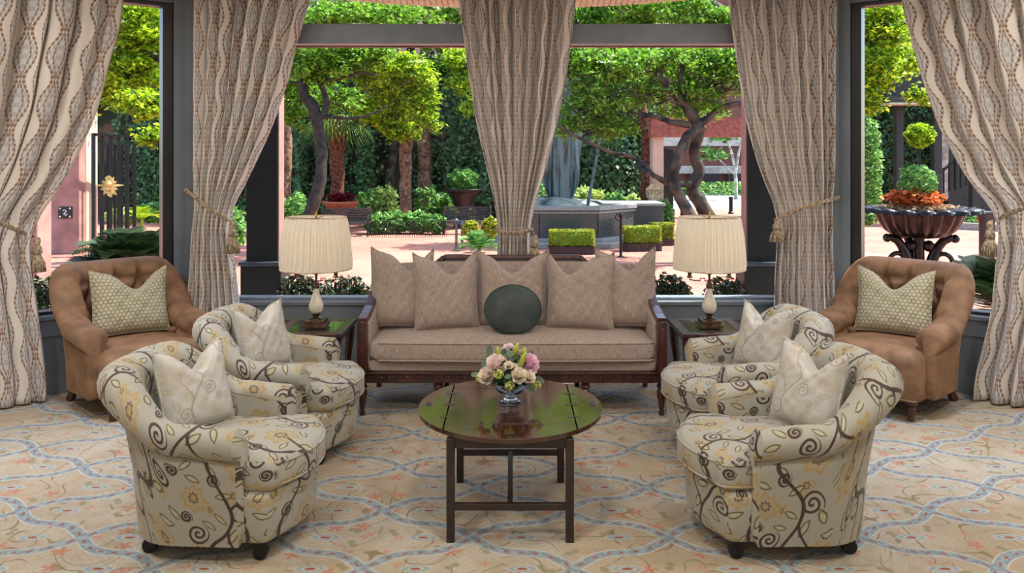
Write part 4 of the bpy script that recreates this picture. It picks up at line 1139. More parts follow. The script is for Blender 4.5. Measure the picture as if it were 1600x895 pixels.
# street facade on the right
sf = empty('street_facade', (12, 50, GZ), 0, 'red brick building with pale bands across the street', 'building')
fit(MB().box((14, 53, 8), (44, 4, 17)).build('wall', M['brick'], sf, smooth=False), sf)
for py, h_ in ((221, 14), (265, 12), (196, 8)):
    c = pp(1100, py, 50.8); fit(MB().box((14, 50.85, c.z), (44, .3, h_*50.8/F)).build('pale_band', M['pale_band'], sf, smooth=False), sf)
for px in (985, 1190, 1260):
    c = pp(px, 232, 50.7); fit(MB().box((c.x, 50.65, c.z), (.5, .25, 5.6)).build('pilaster', M['pale_band'], sf, smooth=False), sf)
for px in (1100, 1160): 
    c = pp(px, 275, 50.75); fit(MB().box((c.x, 50.8, c.z), (1.9, .2, 1.1)).build('doorway_panel', M['planter'], sf, smooth=False), sf)
o = leaf_cards(np.stack([RNG.uniform(7, 22, 3500), RNG.uniform(46.5, 48, 3500), RNG.uniform(GZ, GZ+.75, 3500)], 1), .22, M['leaf_fern'], 'street_hedge'); tag(o, 'low green hedge along the far side of the street', 'hedge')
tree('crape_myrtle', 1150, 42, 'slender pale-barked street tree right of the twisted tree', [[(1150, 312, 42, 3), (1149, 270, 42, 2.5), (1142, 235, 42, 2), (1134, 215, 42, 1.5)], [(1149, 270, 42, 2.4), (1155, 235, 42, 2), (1165, 205, 42, 1.2)], [(1148, 272, 42, 1.4), (1125, 250, 42, 1), (1112, 238, 42, .8)]],
     [(1115, 238, 26, 10, 42, 350), (1140, 212, 34, 12, 42, 500)], M['stone'], M['leaf_fern'], .25, 5)
# entrance beam, pillar and open iron gate on the right of the courtyard
en = empty('entrance_canopy', (7, 22, 2), 0, 'red painted canopy beam over the street entrance', 'canopy')
c = pp(1100, 192, 22); fit(MB().box((c.x+.55, 22.4, c.z), (4.0, .8, .28)).build('fascia', M['beam'], en, smooth=False), en)
c = pp(1100, 207, 22); fit(MB().box((c.x+.55, 22.25, c.z), (4.0, .5, .24)).build('beam', M['beam'], en, smooth=False), en)
en['label'] = 'red painted canopy beam over the street entrance'
def pillar(name, px, wpx, y_top, Y, mat, label, dep=.5, cat='pillar'):
    c = pp(px, y_top, Y); o = MB().box((0, 0, (c.z-GZ)/2), (wpx*Y/F, dep, c.z-GZ)).build(name, mat, smooth=False, bevel=.02); o.location = (c.x, Y, GZ); return tag(o, label, cat)
pillar('stucco_pillar', 1026, 17, 196, 22.4, M['stucco_pale'], 'pale pink stucco pillar left of the open entrance gate')
tree('red_trunk_tree', 1010, 23.4, 'straight reddish trunk beside the entrance pillar', [[(1008, 352, 23.4, 9), (1010, 290, 23.4, 8.5), (1012, 230, 23.4, 8), (1008, 195, 23.4, 8), (1000, 150, 23.4, 6)]],
     [(1000, 140, 36, 16, 23.4, 500)], M['bark_palm'], M['leaf_mid'], .16, 6)
sg_ = empty('stop_sign', pp(1023, 301, 21.9), 0, 'faded octagonal stop sign low behind the shrubs by the entrance', 'sign')
MB().prism([(.26*math.cos(a), .26*math.sin(a)) for a in np.linspace(PI/8, 2*PI+PI/8, 9)[:-1]], -.015, .015, 'y').build('sign_plate', M['sign_grey'], sg_, smooth=False)
tc_ = bpy.data.curves.new('lettering', 'FONT'); tc_.body = 'STOP'; tc_.size = .2; tc_.extrude = .003; tc_.align_x = 'CENTER'; tc_.align_y = 'CENTER'
to = bpy.data.objects.new('lettering', tc_); COL.objects.link(to); bpy.context.view_layer.update(); tm = bpy.data.meshes.new_from_object(to); bpy.data.objects.remove(to); to = bpy.data.objects.new('lettering', tm); COL.objects.link(to); to.parent = sg_; to.rotation_euler = (PI/2, 0, 0); to.location = (0, -.02, 0); tm.materials.append(M['letter'])
MB().tube([(0, .02, -.26), (0, .02, -1.2)], .03, 8).build('post', M['steel'], sg_)
def iron_gate(name, pa, pb_, ytop, Y0, Y1, nb, label, bw=.07, rails=2):
    A = pp(pa, ytop, Y0); B_ = pp(pb_, ytop, Y1); top = A.z; root = empty(name, (A.x, A.y, GZ), 0, label, 'gate')
    B2 = Vector((B_.x-A.x, B_.y-A.y, 0)); Hh = top-GZ
    for i in range(nb):
        p = B2*i/(nb-1); MB().box((p.x, p.y, Hh/2+.03), (bw, bw, Hh-.06)).build('bar', M['black_metal'], root, smooth=False)
    for z in [Hh-.03, .12][:rails]: MB().bar(Vector((0, 0, z)), B2+Vector((0, 0, z)), .09, .06).build('rail', M['black_metal'], root, smooth=False)
    return root
iron_gate('iron_gate', 1032, 1050, 230, 22.2, 23.5, 6, 'black iron gate standing open at the street entrance')
for px, py, h_, Y, lab in ((1142, 334, 27, 30.6, 'square dark bollard at the kerb of the street'), (1066, 346, 22, 26.8, 'short dark bollard left of the twisted tree'), (1051, 352, 26, 25.2, 'short dark bollard at the edge of the shrub bed')):
    c = gp(px, py, GZ); s_ = c.y/F; b = MB().lathe([(4.2*s_, 0), (4.2*s_, h_*s_*.1), (3.0*s_, h_*s_*.14), (3.0*s_, h_*s_*.84), (3.8*s_, h_*s_*.87), (3.4*s_, h_*s_*.97), (.01, h_*s_)], (0, 0, 0), 14)
    o = b.build('bollard', M['black_metal']); o.location = c; tag(o, lab, 'bollard', 'street bollards')

# ------------------------------------------------------------ trees
tree('leaning_dark_tree', 485, 18, 'dark crooked tree in the left half of the centre window', 
     [[(474, 400, 18, 12), (480, 345, 18, 10), (496, 300, 18, 9.5), (503, 255, 18, 9), (498, 200, 18, 9), (488, 165, 18, 9), (474, 146, 18, 8.5), (476, 115, 18, 6), (478, 90, 18, 5)],
      [(500, 185, 18, 5), (511, 165, 18, 4.5), (503, 135, 18, 4), (492, 118, 18, 3.5), (478, 100, 18, 2.5)], [(452, 130, 18, 2.5), (475, 127, 18, 3.5), (492, 118, 18, 3.5), (512, 124, 18, 3.2), (545, 120, 18, 2.6), (562, 113, 18, 2), (590, 118, 18, 1.5)],
      [(480, 184, 18, 3), (515, 183, 18, 2.8), (550, 185, 18, 2.2), (580, 178, 18, 1.8), (605, 165, 18, 1.3)], [(493, 117, 18, 2.5), (500, 100, 18, 2), (510, 90, 18, 1.4)]],
     [(500, 100, 55, 30, 18, 2600), (560, 85, 60, 22, 18.5, 2200), (460, 150, 28, 50, 19, 1400), (530, 155, 40, 22, 19.5, 800), (600, 30, 90, 26, 17, 2500), (500, 25, 60, 25, 17, 1800)], M['bark_dark'], M['leaf_mid'], .125, 60)
tree('round_crown_tree', 634, 24, 'tree with reddish trunk and bright round crown in the shrub bed', 
     [[(633, 345, 24, 11), (634, 290, 24, 9), (634, 240, 24, 9.5), (630, 205, 24, 8), (625, 170, 24, 6), (615, 130, 24, 4)], [(636, 240, 24, 6), (641, 222, 24, 6), (636, 205, 24, 4), (650, 170, 24, 3)], [(628, 190, 24, 4), (600, 165, 24, 2.5), (575, 150, 24, 2)]],
     [(620, 115, 58, 30, 23, 3800), (600, 170, 44, 32, 23.5, 2600), (656, 150, 26, 42, 23, 2200), (674, 195, 12, 12, 23, 160), (585, 110, 40, 26, 23, 1800), (625, 205, 34, 13, 23.4, 900), (560, 80, 60, 18, 22, 1500)], M['bark_brown'], M['leaf_bright'], .15, 70)
tree('far_left_tree', 446, 23, 'slim brown trunk at the left edge of the centre window', [[(446, 345, 23, 9), (446, 290, 23, 8), (449, 230, 23, 7.5), (447, 180, 23, 6.5), (452, 130, 23, 5)]],
     [(450, 140, 30, 22, 22.5, 900), (440, 60, 50, 50, 23, 1800)], M['bark_brown'], M['leaf_bright'], .15, 12)
# fan palm
pr = empty('fan_palm', (pp(528, 300, 24.6).x, 24.6, GZ), 0, 'shaggy red-brown palm trunk behind the terracotta bowl', 'palm')
fit(limbs(pr, [[(528, 345, 24.6, 11), (528, 300, 24.6, 10.5), (527, 240, 24.6, 11), (528, 200, 24.6, 13), (528, 180, 24.6, 9)]], M['bark_palm'], 'trunk', 14), pr)
b = MB(); rr = random.Random(3)
for i in range(30):
    az = rr.uniform(0, 2*PI); el_ = rr.uniform(-.8, .7); L = rr.uniform(.5, .8); c0 = pp(528, 178, 24.6); d = Vector((math.cos(az)*math.cos(el_), math.sin(az)*math.cos(el_), math.sin(el_))); t0 = c0+d*L
    side = d.cross(Vector((0, 0, 1))).normalized(); up_ = side.cross(d)
    for k in range(13):
        a = (k-6)/6*1.25; dd = (d*math.cos(a)+side*math.sin(a)).normalized(); e_ = t0+dd*.75+Vector((0, 0, -.32)); m_ = t0+dd*.4+Vector((0, 0, .02)); w_ = up_.cross(dd).normalized()*.022
        b.add([t0, m_+w_, e_, m_-w_], [(0, 1, 2, 3)])
o = b.build('fronds', M['leaf_palm'], pr, smooth=False); o['kind'] = 'stuff'; fit(o, pr)
# the big twisted tree on the right
tw = [(960, 100, 80, 26, 16, 2600), (1060, 95, 90, 28, 16.5, 2800), (930, 155, 62, 34, 16, 1700), (1000, 150, 60, 22, 16.8, 1000), (1110, 140, 60, 32, 16, 1500), (960, 200, 40, 14, 16.2, 900), (1150, 100, 50, 34, 16, 1800), (900, 100, 50, 36, 16, 1800), (1090, 175, 70, 10, 17, 700), (895, 195, 30, 16, 16, 600)]
tree('twisted_tree', 1095, 16, 'large twisted double-trunk tree in the right half of the centre window',
     [[(1096, 410, 15.8, 11), (1085, 352, 15.8, 10), (1066, 315, 15.8, 8.5), (1053, 285, 15.8, 8), (1058, 250, 15.8, 7.5), (1070, 220, 15.9, 8), (1088, 200, 16, 9), (1082, 178, 16, 9), (1066, 160, 16, 8), (1045, 135, 16, 6), (1030, 112, 16, 5), (1045, 90, 16, 3)],
      [(1130, 410, 16.2, 16), (1112, 352, 16.2, 14), (1096, 318, 16.2, 12), (1082, 292, 16.2, 10), (1092, 268, 16.2, 9), (1084, 240, 16.2, 8), (1090, 215, 16.1, 9), (1092, 198, 16, 9)],
      [(1082, 196, 16, 7), (1100, 190, 16, 6), (1122, 172, 16, 5), (1150, 162, 16, 4.5), (1172, 168, 16, 3)], [(1075, 180, 16, 6), (1072, 155, 16, 5), (1064, 120, 16, 4), (1075, 95, 16, 3), (1110, 78, 16, 2)],
      [(1078, 195, 16, 6), (1052, 192, 16, 5), (1030, 184, 16, 4), (1002, 178, 16, 4), (980, 170, 16, 3), (968, 150, 16, 2.5)],
      [(1082, 288, 16, 6), (1064, 288, 16, 5), (1046, 286, 15.9, 5), (1022, 274, 15.8, 4), (1004, 256, 15.8, 3.6), (985, 244, 15.7, 3.2), (950, 236, 15.6, 3), (920, 222, 15.5, 2.8), (890, 208, 15.5, 2.6), (866, 190, 15.5, 2.2)],
      [(1040, 130, 16, 4), (1010, 110, 16, 3), (960, 108, 16, 2.5), (925, 125, 16, 1.8)], [(920, 195, 16, 2), (940, 175, 16, 2.4), (960, 150, 16, 2), (985, 128, 16, 1.5)], [(1060, 150, 16, 3), (1100, 125, 16, 2.6), (1150, 118, 16, 2)]],
     tw, M['bark_mottled'], M['leaf_mid'], .105, 240)
o = MB().box((0, 0, 0), (.16, .2, .18)).tube([(0, -.06, -.05), (.12, -.16, -.16)], [.06, .09], 12).build('tree_spotlight', M['black_metal'], bevel=.01); o.location = pp(1002, 258, 15.65); tag(o, 'small black spotlight clamped to the low branch of the twisted tree', 'light')
# high canopy seen over the transom and in the side windows
tree('canopy_tree', 980, 20, 'broad tree canopy above the transom on the right', [[(1200, 420, 20.5, 16), (1198, 250, 20.5, 15), (1190, 100, 20.5, 14), (1100, 0, 20, 10), (980, -20, 20, 6)]],
     [(960, 20, 70, 30, 20, 2400), (1060, 25, 80, 34, 20, 3000), (1140, 40, 60, 30, 20, 1600), (900, 50, 60, 34, 20, 1500), (1000, 70, 70, 20, 21, 1500)], M['bark_dark'], M['leaf_mid'], .14, 60)
tree('side_canopy_tree', 215, 16, 'leafy bright tree seen in the left window above the gate', [[(285, 420, 16, 15), (280, 250, 16, 14), (275, 120, 16, 12), (235, 80, 16, 7), (190, 60, 16, 5)], [(275, 150, 16, 6), (230, 165, 16, 4), (205, 190, 16, 2)]],
     [(220, 35, 60, 45, 16, 3600), (205, 100, 52, 38, 16.2, 3000), (235, 160, 36, 22, 15, 1100), (180, 130, 32, 36, 16.5, 1300), (240, 215, 22, 16, 16.5, 350), (170, 60, 50, 60, 18, 1800)], M['bark_dark'], M['leaf_bright'], .12, 70)
tree('right_window_tree', 1370, 17, 'bright leafy branches at the top of the right window', [[(1310, 420, 17, 12), (1310, 250, 17, 11), (1320, 120, 17, 9), (1350, 60, 17, 5), (1380, 40, 17, 3)]],
     [(1375, 40, 45, 40, 17, 2800), (1365, 110, 36, 34, 17, 2000), (1400, 95, 30, 26, 17.5, 1200), (1352, 160, 18, 20, 17, 700), (1440, 150, 20, 12, 17, 300)], M['bark_dark'], M['leaf_bright'], .13, 40)
tree('backdrop_tree', 700, 28.6, 'dark leaning trunk and leaves high behind the ivy wall', [[(640, 340, 28.6, 8), (640, 140, 28.6, 7), (643, 70, 28.6, 6), (655, 20, 28.6, 4)]],
     [(560, 30, 80, 36, 28, 1500), (690, 60, 40, 20, 28, 700), (700, -30, 90, 50, 28, 1800), (850, -20, 110, 60, 28, 2400), (560, -60, 100, 60, 28, 1800), (800, -130, 160, 60, 28, 2400), (1000, -60, 120, 60, 28, 1800), (940, 60, 90, 40, 28, 1200), (640, 20, 90, 20, 28, 1300), (690, 110, 34, 20, 27, 900), (760, 90, 60, 60, 27, 1600), (480, 60, 60, 60, 28, 1500), (300, 60, 120, 110, 28, 3600), (180, 150, 90, 60, 28, 1800)], M['bark_dark'], M['leaf_mid'], .2, 12)
tree('overhanging_branch', 795, 24.5, 'bright leafy branch reaching in beside the middle curtain', [[(795, 350, 24.5, 8), (790, 250, 24.5, 7), (775, 120, 24.5, 5), (730, 105, 24.5, 3), (700, 110, 24.5, 2)]],
     [(718, 95, 30, 16, 24.5, 1000), (722, 130, 24, 16, 24.5, 700), (735, 165, 18, 14, 24.5, 450)], M['bark_dark'], M['leaf_bright'], .13, 8)

# ------------------------------------------------------------ shrub beds
def shrub(name, px, py_top, py_bot, rx, Y, mat, size, n, label, cat='shrub', group=None, **kw):
    zt = H-(py_top-HY)*Y/F; zb_ = max(GZ, H-(py_bot-HY)*Y/F); c = ((px-800)*Y/F, Y, (zt+zb_)/2)
    P = ell_pts((0, 0, (zt-zb_)/2), (rx*Y/F, rx*Y/F*.8, (zt-zb_)/2*1.05), n, .5); P[:, 2] = np.maximum(P[:, 2], .02)
    o = leaf_cards(P, size, mat, name, None, stuff=False, **kw); o.location = (c[0], Y, zb_); return tag(o, label, cat, group)
def fern(name, px, py, Y, L, n, mat, label, cat='fern', el0=(.3, 1.2), zb=None):
    c = pp(px, py, Y); z0 = GZ if zb is None else zb; root_z = z0; b = MB(); rr = random.Random(int(px)); hz_ = c.z-z0
    for i in range(n):
        az = rr.uniform(0, 2*PI); e = rr.uniform(*el0); l = L*rr.uniform(.7, 1.1); d = Vector((math.cos(az)*math.cos(e), math.sin(az)*math.cos(e), math.sin(e))); side = d.cross(Vector((0, 0, 1))).normalized()
        for k in range(20):
            t = (k+1)/21; p = Vector((0, 0, hz_*.5))+d*l*t+Vector((0, 0, -l*.55*t*t)); wd = l*.20*math.sin(PI*min(1, t*.85+.12)); 
            for s_ in (-1, 1):
                q = p+side*s_*wd+d*wd*.35; b.add([p-d*l*.018, q-d*l*.004, q+d*l*.004, p+d*l*.018], [(0, 1, 2, 3)])
    b.tube([(0, 0, 0), (0, 0, hz_*.5)], [.05, .04], 6)
    o = b.build(name, mat, smooth=False); o.location = (c.x, Y, z0); return tag(o, label, cat)
for px, yt, rx, Y, n, nm in ((588, 334, 20, 22.2, 700, 'left end'), (615, 330, 24, 22.4, 900, 'left of the round-crown tree'), (650, 330, 26, 22.4, 900, 'under the round-crown tree'), (680, 336, 18, 22.2, 600, 'right end')):
    shrub('bed_shrub', px, yt, 368, rx, Y, M['leaf_fern'], .14, n, 'low leafy shrub in the shrub bed, '+nm, group='shrubs in the raised bed')
for px, py, nm in ((712, 315, 'behind the black fluted urn'),):
    fern('fern', px, py, 25, 1.0, 16, M['leaf_fern'], 'light green fern against the ivy wall '+nm)
fb = empty('bed_edging_fence', (pp(632, 352, 21.4).x, 21.4, GZ), 0, 'low black hoop fence along the front of the shrub bed', 'fence')
for i in range(19):
    x = -1.0+i*.115; MB().tube([(x, 0, 0), (x, 0, .42), (x+.03, 0, .46), (x+.06, 0, .42), (x+.06, 0, 0)], .008, 5).build('hoop', M['black_metal'], fb)
shrub('green_shrub', 462, 305, 372, 26, 20, M['leaf_fern'], .14, 900, 'leafy green shrub at the far left edge of the centre window')
shrub('green_shrub', 350, 318, 390, 34, 15, M['leaf_fern'], .14, 900, 'green shrub seen between the left-centre curtain and the porch column')
# fountain-side planting
for px, yt, yb_, rx, Y, m_, n, lab in ((985, 305, 350, 22, 23.6, 'leaf_lime', 700, 'broad pale leaves right of the fountain'), (1010, 318, 368, 26, 22.6, 'leaf_fern', 1000, 'dense green shrub between the fountain and the entrance'), (1037, 312, 368, 16, 21.9, 'leaf_fern', 700, 'green shrub in front of the iron entrance gate'),
                                       (960, 300, 345, 20, 23.5, 'leaf_fern', 600, 'green shrub behind the statue spear'), (845, 285, 345, 22, 24, 'leaf_fern', 700, 'dark green shrub left of the bronze statue')):
    shrub('green_shrub', px, yt, yb_, rx, Y, M[m_], .15, n, lab)
for px, yt, yb_, rx, Y, m_, lab in ((575, 298, 345, 20, 24.6, 'leaf_fern', 'lush fern mass right of the palm trunk'), (602, 290, 345, 22, 24.8, 'leaf_lime', 'pale lush foliage left of the round-crown tree trunk'), (668, 292, 345, 22, 24.8, 'leaf_fern', 'lush foliage right of the round-crown tree trunk'), (694, 305, 345, 14, 24.9, 'leaf_fern', 'green foliage just left of the black fluted urn'), (462, 300, 345, 18, 24.5, 'leaf_fern', 'green foliage at the foot of the far left trunk')):
    shrub('bed_foliage', px, yt, yb_, rx, Y, M[m_], .2, 420, lab, aspect=.35)
# benches
def bench():
    root = empty('garden_bench', (0, 0, 0), 0, 'x', 'bench', 'slatted benches in the courtyard'); W = 1.7
    for i in range(5): MB().box((0, .27+i*.012, .50+i*.085), (W, .025, .062)).build('back_slat', M['bench'], root, smooth=False)
    for i in range(5): MB().box((0, -.20+i*.10, .43-(.02 if i in (0,) else 0)), (W, .075, .025)).build('seat_slat', M['bench'], root, smooth=False)
    for x in (-W/2+.05, W/2-.05):
        b = MB().tube([(x, -.22, 0), (x, -.20, .42)], .022, 6); b.tube([(x, .30, 0), (x, .26, .42), (x, .34, .90)], .022, 6); b.tube([(x, -.22, .42), (x, .28, .42)], .02, 6); b.tube([(x, -.24, .62), (x, -.16, .66), (x, .28, .66)], .02, 6); b.tube([(x, -.22, .42), (x, -.24, .62)], .018, 6); b.build('end_frame', M['black_metal'], root, smooth=True)
    return root
bn = bench(); g0 = gp(536, 369, GZ); place(bn, (g0.x+.05, g0.y, GZ), .05, 'dark slatted bench below the terracotta bowl, partly behind the left lamp'); bn.scale = (.80, .8, .86)
bn2 = copy_tree(bn); g0 = gp(730, 366, GZ); place(bn2, (g0.x, g0.y, GZ), 0, 'dark slatted bench in front of the black urn')
# terracotta bowl with burgundy plants
def lathe_thing(name, prof, mat, loc, label, cat, n=28, **kw):
    root = empty(name, loc, 0, label, cat); MB().lathe(prof, (0, 0, 0), n, **kw).build('bowl', mat, root, smooth=True); return root
g0 = pp(532, 316, 23.4)
tbw = lathe_thing('terracotta_bowl', [(.22, 0), (.2, .04), (.16, .12), (.16, g0.z-GZ-.25), (.35, g0.z-GZ-.2), (.50, g0.z-GZ-.05), (.54, g0.z-GZ), (.53, g0.z-GZ+.04), (.46, g0.z-GZ+.03), (.02, g0.z-GZ)], M['terracotta'], (g0.x, g0.y, GZ), 'wide terracotta bowl on a pedestal planted behind the left bench', 'planter')
o = leaf_cards(ell_pts((g0.x, g0.y, g0.z+.14), (.42, .40, .13), 600, .3), .12, M['leaf_red'], 'burgundy_plants', stuff=False, up=.9, aspect=.7); tag(o, 'burgundy leaved plants filling the terracotta bowl', 'plant')
g0 = pp(912, 322, 24.2)
lathe_thing('terracotta_bowl', [(.22, 0), (.2, .04), (.2, g0.z-GZ-.35), (.5, g0.z-GZ-.1), (.60, g0.z-GZ), (.58, g0.z-GZ+.04), (.5, g0.z-GZ+.03), (.02, g0.z-GZ)], M['terracotta'], (g0.x, g0.y, GZ), 'terracotta bowl behind the fountain statue spear', 'planter')
b = leaf_cards(ell_pts((g0.x, g0.y, g0.z+.30), (.65, .5, .26), 700, .3), .24, M['leaf_lime'], 'striped_lime_plants', stuff=False, up=.3, aspect=.3); tag(b, 'pale lime spiky plants in the bowl behind the spear', 'plant')
# black urn with clipped ball
g0 = pp(724, 296, 24.2); hz_ = g0.z-GZ
lathe_thing('black_urn', [(.30, 0), (.30, .10), (.16, .16), (.12, hz_*.42), (.18, hz_*.5), (.28, hz_*.60), (.36, hz_*.84), (.48, hz_*.95), (.64, hz_), (.60, hz_+.02), (.5, hz_-.02), (.02, hz_-.03)], M['black_metal'], (g0.x, g0.y, GZ), 'black fluted urn on a pedestal behind the right bench', 'urn', 48, lobes=24, amp=.03)
o = leaf_cards(ell_pts((g0.x, g0.y, g0.z+.30), (.44, .44, .32), 2400, .75), .09, M['leaf_fern'], 'clipped_shrub_ball', stuff=False); tag(o, 'round clipped shrub growing in the black fluted urn', 'shrub')
# queue posts
for px, py, top, lab in ((713, 392, 345, 'left one of two slim metal posts near the right bench'), (722, 388, 350, 'right one of two slim metal posts near the right bench'), (970, 402, 336, 'slim dark metal post in front of the fountain')):
    g1 = gp(px, py, GZ); zt = H-(top-HY)*g1.y/F-GZ; m_ = M['steel'] if px < 900 else M['black_metal']
    root = empty('hook_post', g1, 0, lab, 'post', 'metal posts in the courtyard'); MB().lathe([(.07, 0), (.07, .02), (.03, .04), (.028, zt-.06), (.035, zt-.05)], (0, 0, 0), 12).build('pole', m_, root)
    MB().ball((0, 0, zt), .055, 12, 8).tube([(0, 0, zt), (-.09, 0, zt+.03), (-.12, 0, zt-.06), (-.05, 0, zt-.12)], .014, 6).build('hook_finial', m_, root)
shrub('yellow_flower_bush', 735, 345, 372, 13, 17.5, M['leaf_box'], .1, 500, 'yellow-green bush left of the middle curtain'); shrub('yellow_flower_bush', 765, 340, 372, 14, 17.9, M['leaf_box'], .1, 500, 'yellow-green bush touching the middle curtain')
fern('fern', 748, 366, 16.2, .75, 40, M['leaf_fern'], 'dark green arching fern beside the middle curtain', el0=(.1, 1.3))

# ------------------------------------------------------------ fountain
fc = Vector(((889-800)/66, 20.75, GZ)); fo = empty('fountain', fc, 0, 'octagonal dark granite fountain basin with water', 'fountain')
def octo(ap): return [(ap/math.cos(PI/8)*math.cos(PI/8+i*PI/4), ap/math.cos(PI/8)*math.sin(PI/8+i*PI/4)) for i in range(8)]
def ringprism(b, a1, a0, z0, z1):
    o1, o0 = octo(a1), octo(a0); vs = [(x, y, z) for z in (z0, z1) for lst in (o1, o0) for x, y in lst]; fs = []
    for i in range(8):
        j = (i+1) % 8; fs += [(i, j, 16+j, 16+i), (8+j, 8+i, 24+i, 24+j), (16+i, 16+j, 24+j, 24+i), (j, i, 8+i, 8+j)]
    b.add(vs, fs)
for i in range(8):
    o1, o0 = octo(1.70), octo(1.50); j = (i+1) % 8; a, c, d, e = Vector(o1[i]), Vector(o1[j]), Vector(o0[j]), Vector(o0[i]); k = .985
    mid = (a+c)/2; a2, c2 = mid+(a-mid)*k, mid+(c-mid)*k
    MB().prism([tuple(a2), tuple(c2), tuple(d), tuple(e)], .20, .86, 'z').build('granite_panel', M['granite'], fo, smooth=False, bevel=.006)
b = MB(); ringprism(b, 1.78, 1.42, .86, .96); b.build('basin_rim', M['granite_cap'], fo, smooth=False, bevel=.01)
b = MB(); ringprism(b, 1.74, 1.5, .79, .83); b.build('rim_moulding', M['granite_cap'], fo, smooth=False)
MB().prism(octo(1.45), .78, .90, 'z').build('water', M['water'], fo, smooth=False)
b = MB().prism([(x*1.0, y) for x, y in octo(2.25)], 0, .12, 'z'); b.prism(octo(1.9), .12, .20, 'z'); b.build('stone_step', M['granite_cap'], fo, smooth=False, bevel=.01)
b = MB().box((1.75, .3, .45), (1.5, 1.4, .9)); b.build('side_plinth', M['granite'], fo, smooth=False, bevel=.01)
MB().box((1.75, .3, .93), (1.6, 1.5, .07)).build('plinth_cap', M['granite_cap'], fo, smooth=False, bevel=.01)
rk = empty('fountain_rock', fc+Vector((-.35, -.3, .90)), 0, 'wide pale boulder under the bronze statue', 'rock'); b = MB(); b.lathe([(1.15, -.05), (1.12, .02), (.9, .12), (.55, .20), (.2, .24), (.01, .25)], (0, 0, 0), 30, lobes=5, amp=.09, sy=.75); b.build('boulder', M['rock'], rk, smooth=True)
# statue: draped bronze figure with a spear
st = empty('bronze_statue', pp(876, 334, 20.4), 0, 'blue-green bronze draped figure standing on the fountain boulder', 'statue'); b = MB(); P = []
for i in range(30):
    t = i/29; z = t*3.7; row = []
    w_ = .20+.07*math.sin(t*3.0)+.08*t; ofs = .14*math.sin(t*2.3)
    for k in range(40):
        a = 2*PI*k/40; fold = .10*math.sin(a*7+t*2.5)+.24*math.cos(a*2+.3-t*.8); row.append((ofs+w_*(1+fold)*math.cos(a), w_*.7*(1+fold)*math.sin(a), z))
    P.append(row)
b.grid(P, closed=True); b.build('robe', M['bronze'], st, smooth=True)
b = MB()
for sx, top in ((-1, 2.2), (1, 2.5)):
    P = []
    for i in range(14):
        t = i/13; z = .25+t*top; P.append([(sx*(.20+.34*math.sin(PI*t*.9)*q+.05*math.sin(t*9)), -.12+.10*math.sin(q*5+t*4), z) for q in np.linspace(0, 1, 7)]+[(sx*(.20+.34*math.sin(PI*t*.9)*q+.05*math.sin(t*9)), -.04+.10*math.sin(q*5+t*4), z) for q in np.linspace(1, 0, 7)])
    b.grid(P, closed=True)
b.build('cloak_fold', M['bronze'], st, smooth=True)
b = MB().lathe([(.03, 0), (.14, .12), (.17, .28), (.13, .42), (.02, .5)], (.12, 0, 3.75), 16); b.tube([(.12, 0, 3.6), (.12, 0, 3.85)], .09, 10); b.build('head', M['bronze'], st, smooth=True)
b = MB(); a = pp(913, 350, 20.0); c = pp(941, 196, 20.3); b.tube([Vector((0, 0, 0)), c-a], [.045, .035], 8); o = b.build('spear_shaft', M['steel'], None); o.name = 'metal_spear'; o.location = a; tag(o, 'long slanting metal pole rising from the fountain water', 'pole')
# boxwood planters
for (px, wpx, ytb, ybb, yth, Yp, rz, lab) in ((893, 70, 384, 401, 358, 17.6, 0, 'boxwood planter in front of the fountain, left of three'), (1003, 56, 379, 397, 352, 18.2, .22, 'boxwood planter in front of the fountain, middle of three'), (1034, 34, 373, 389, 347, 19.4, .1, 'boxwood planter in front of the fountain, right of three')):
    s_ = Yp/F; c = pp(px, ybb, Yp); hb = (ybb-ytb)*s_; zb_ = c.z; W = wpx*s_
    root = empty('boxwood_planter', (c.x, Yp, zb_), rz, lab, 'planter', 'boxwood planters by the fountain')
    MB().box((0, 0, hb/2), (W, .38, hb)).box((0, 0, hb-.015), (W+.05, .43, .03)).box((0, 0, .02), (W+.03, .41, .04)).build('box', M['planter'], root, smooth=False, bevel=.005)
    b = MB()
    for i in range(int(W/.06)): b.box((-W/2+.03+i*.06, -.195, hb/2), (.025, .012, hb*.75))
    b.build('fluting', M['planter'], root, smooth=False)
    hh = (ytb-yth)*s_; P = RNG.uniform(-1, 1, (2600, 3)); ax = RNG.integers(0, 3, 2600); P[np.arange(2600), ax] = np.sign(P[np.arange(2600), ax])*RNG.uniform(.85, 1.05, 2600); P = P*np.array([W*.48, .20, hh*.46])+np.array([0, 0, hb+hh*.5])
    leaf_cards(P, .05, M['leaf_box'], 'clipped_boxwood', root, up=.3); MB().box((0, 0, hb+hh*.47), (W*.84, .32, hh*.82)).build('hedge_core', M['leaf_mid'], root)
    pz = MB().box((0, 0, (zb_-GZ)/2), (W+.5, .7, max(.02, zb_-GZ-.002))).build('planter_plinth', M['granite_cap'], smooth=False, bevel=.01); pz.location = (c.x, Yp+.02, GZ); tag(pz, 'low grey stone step under the '+lab.split(', ')[1]+' boxwood planters', 'step')

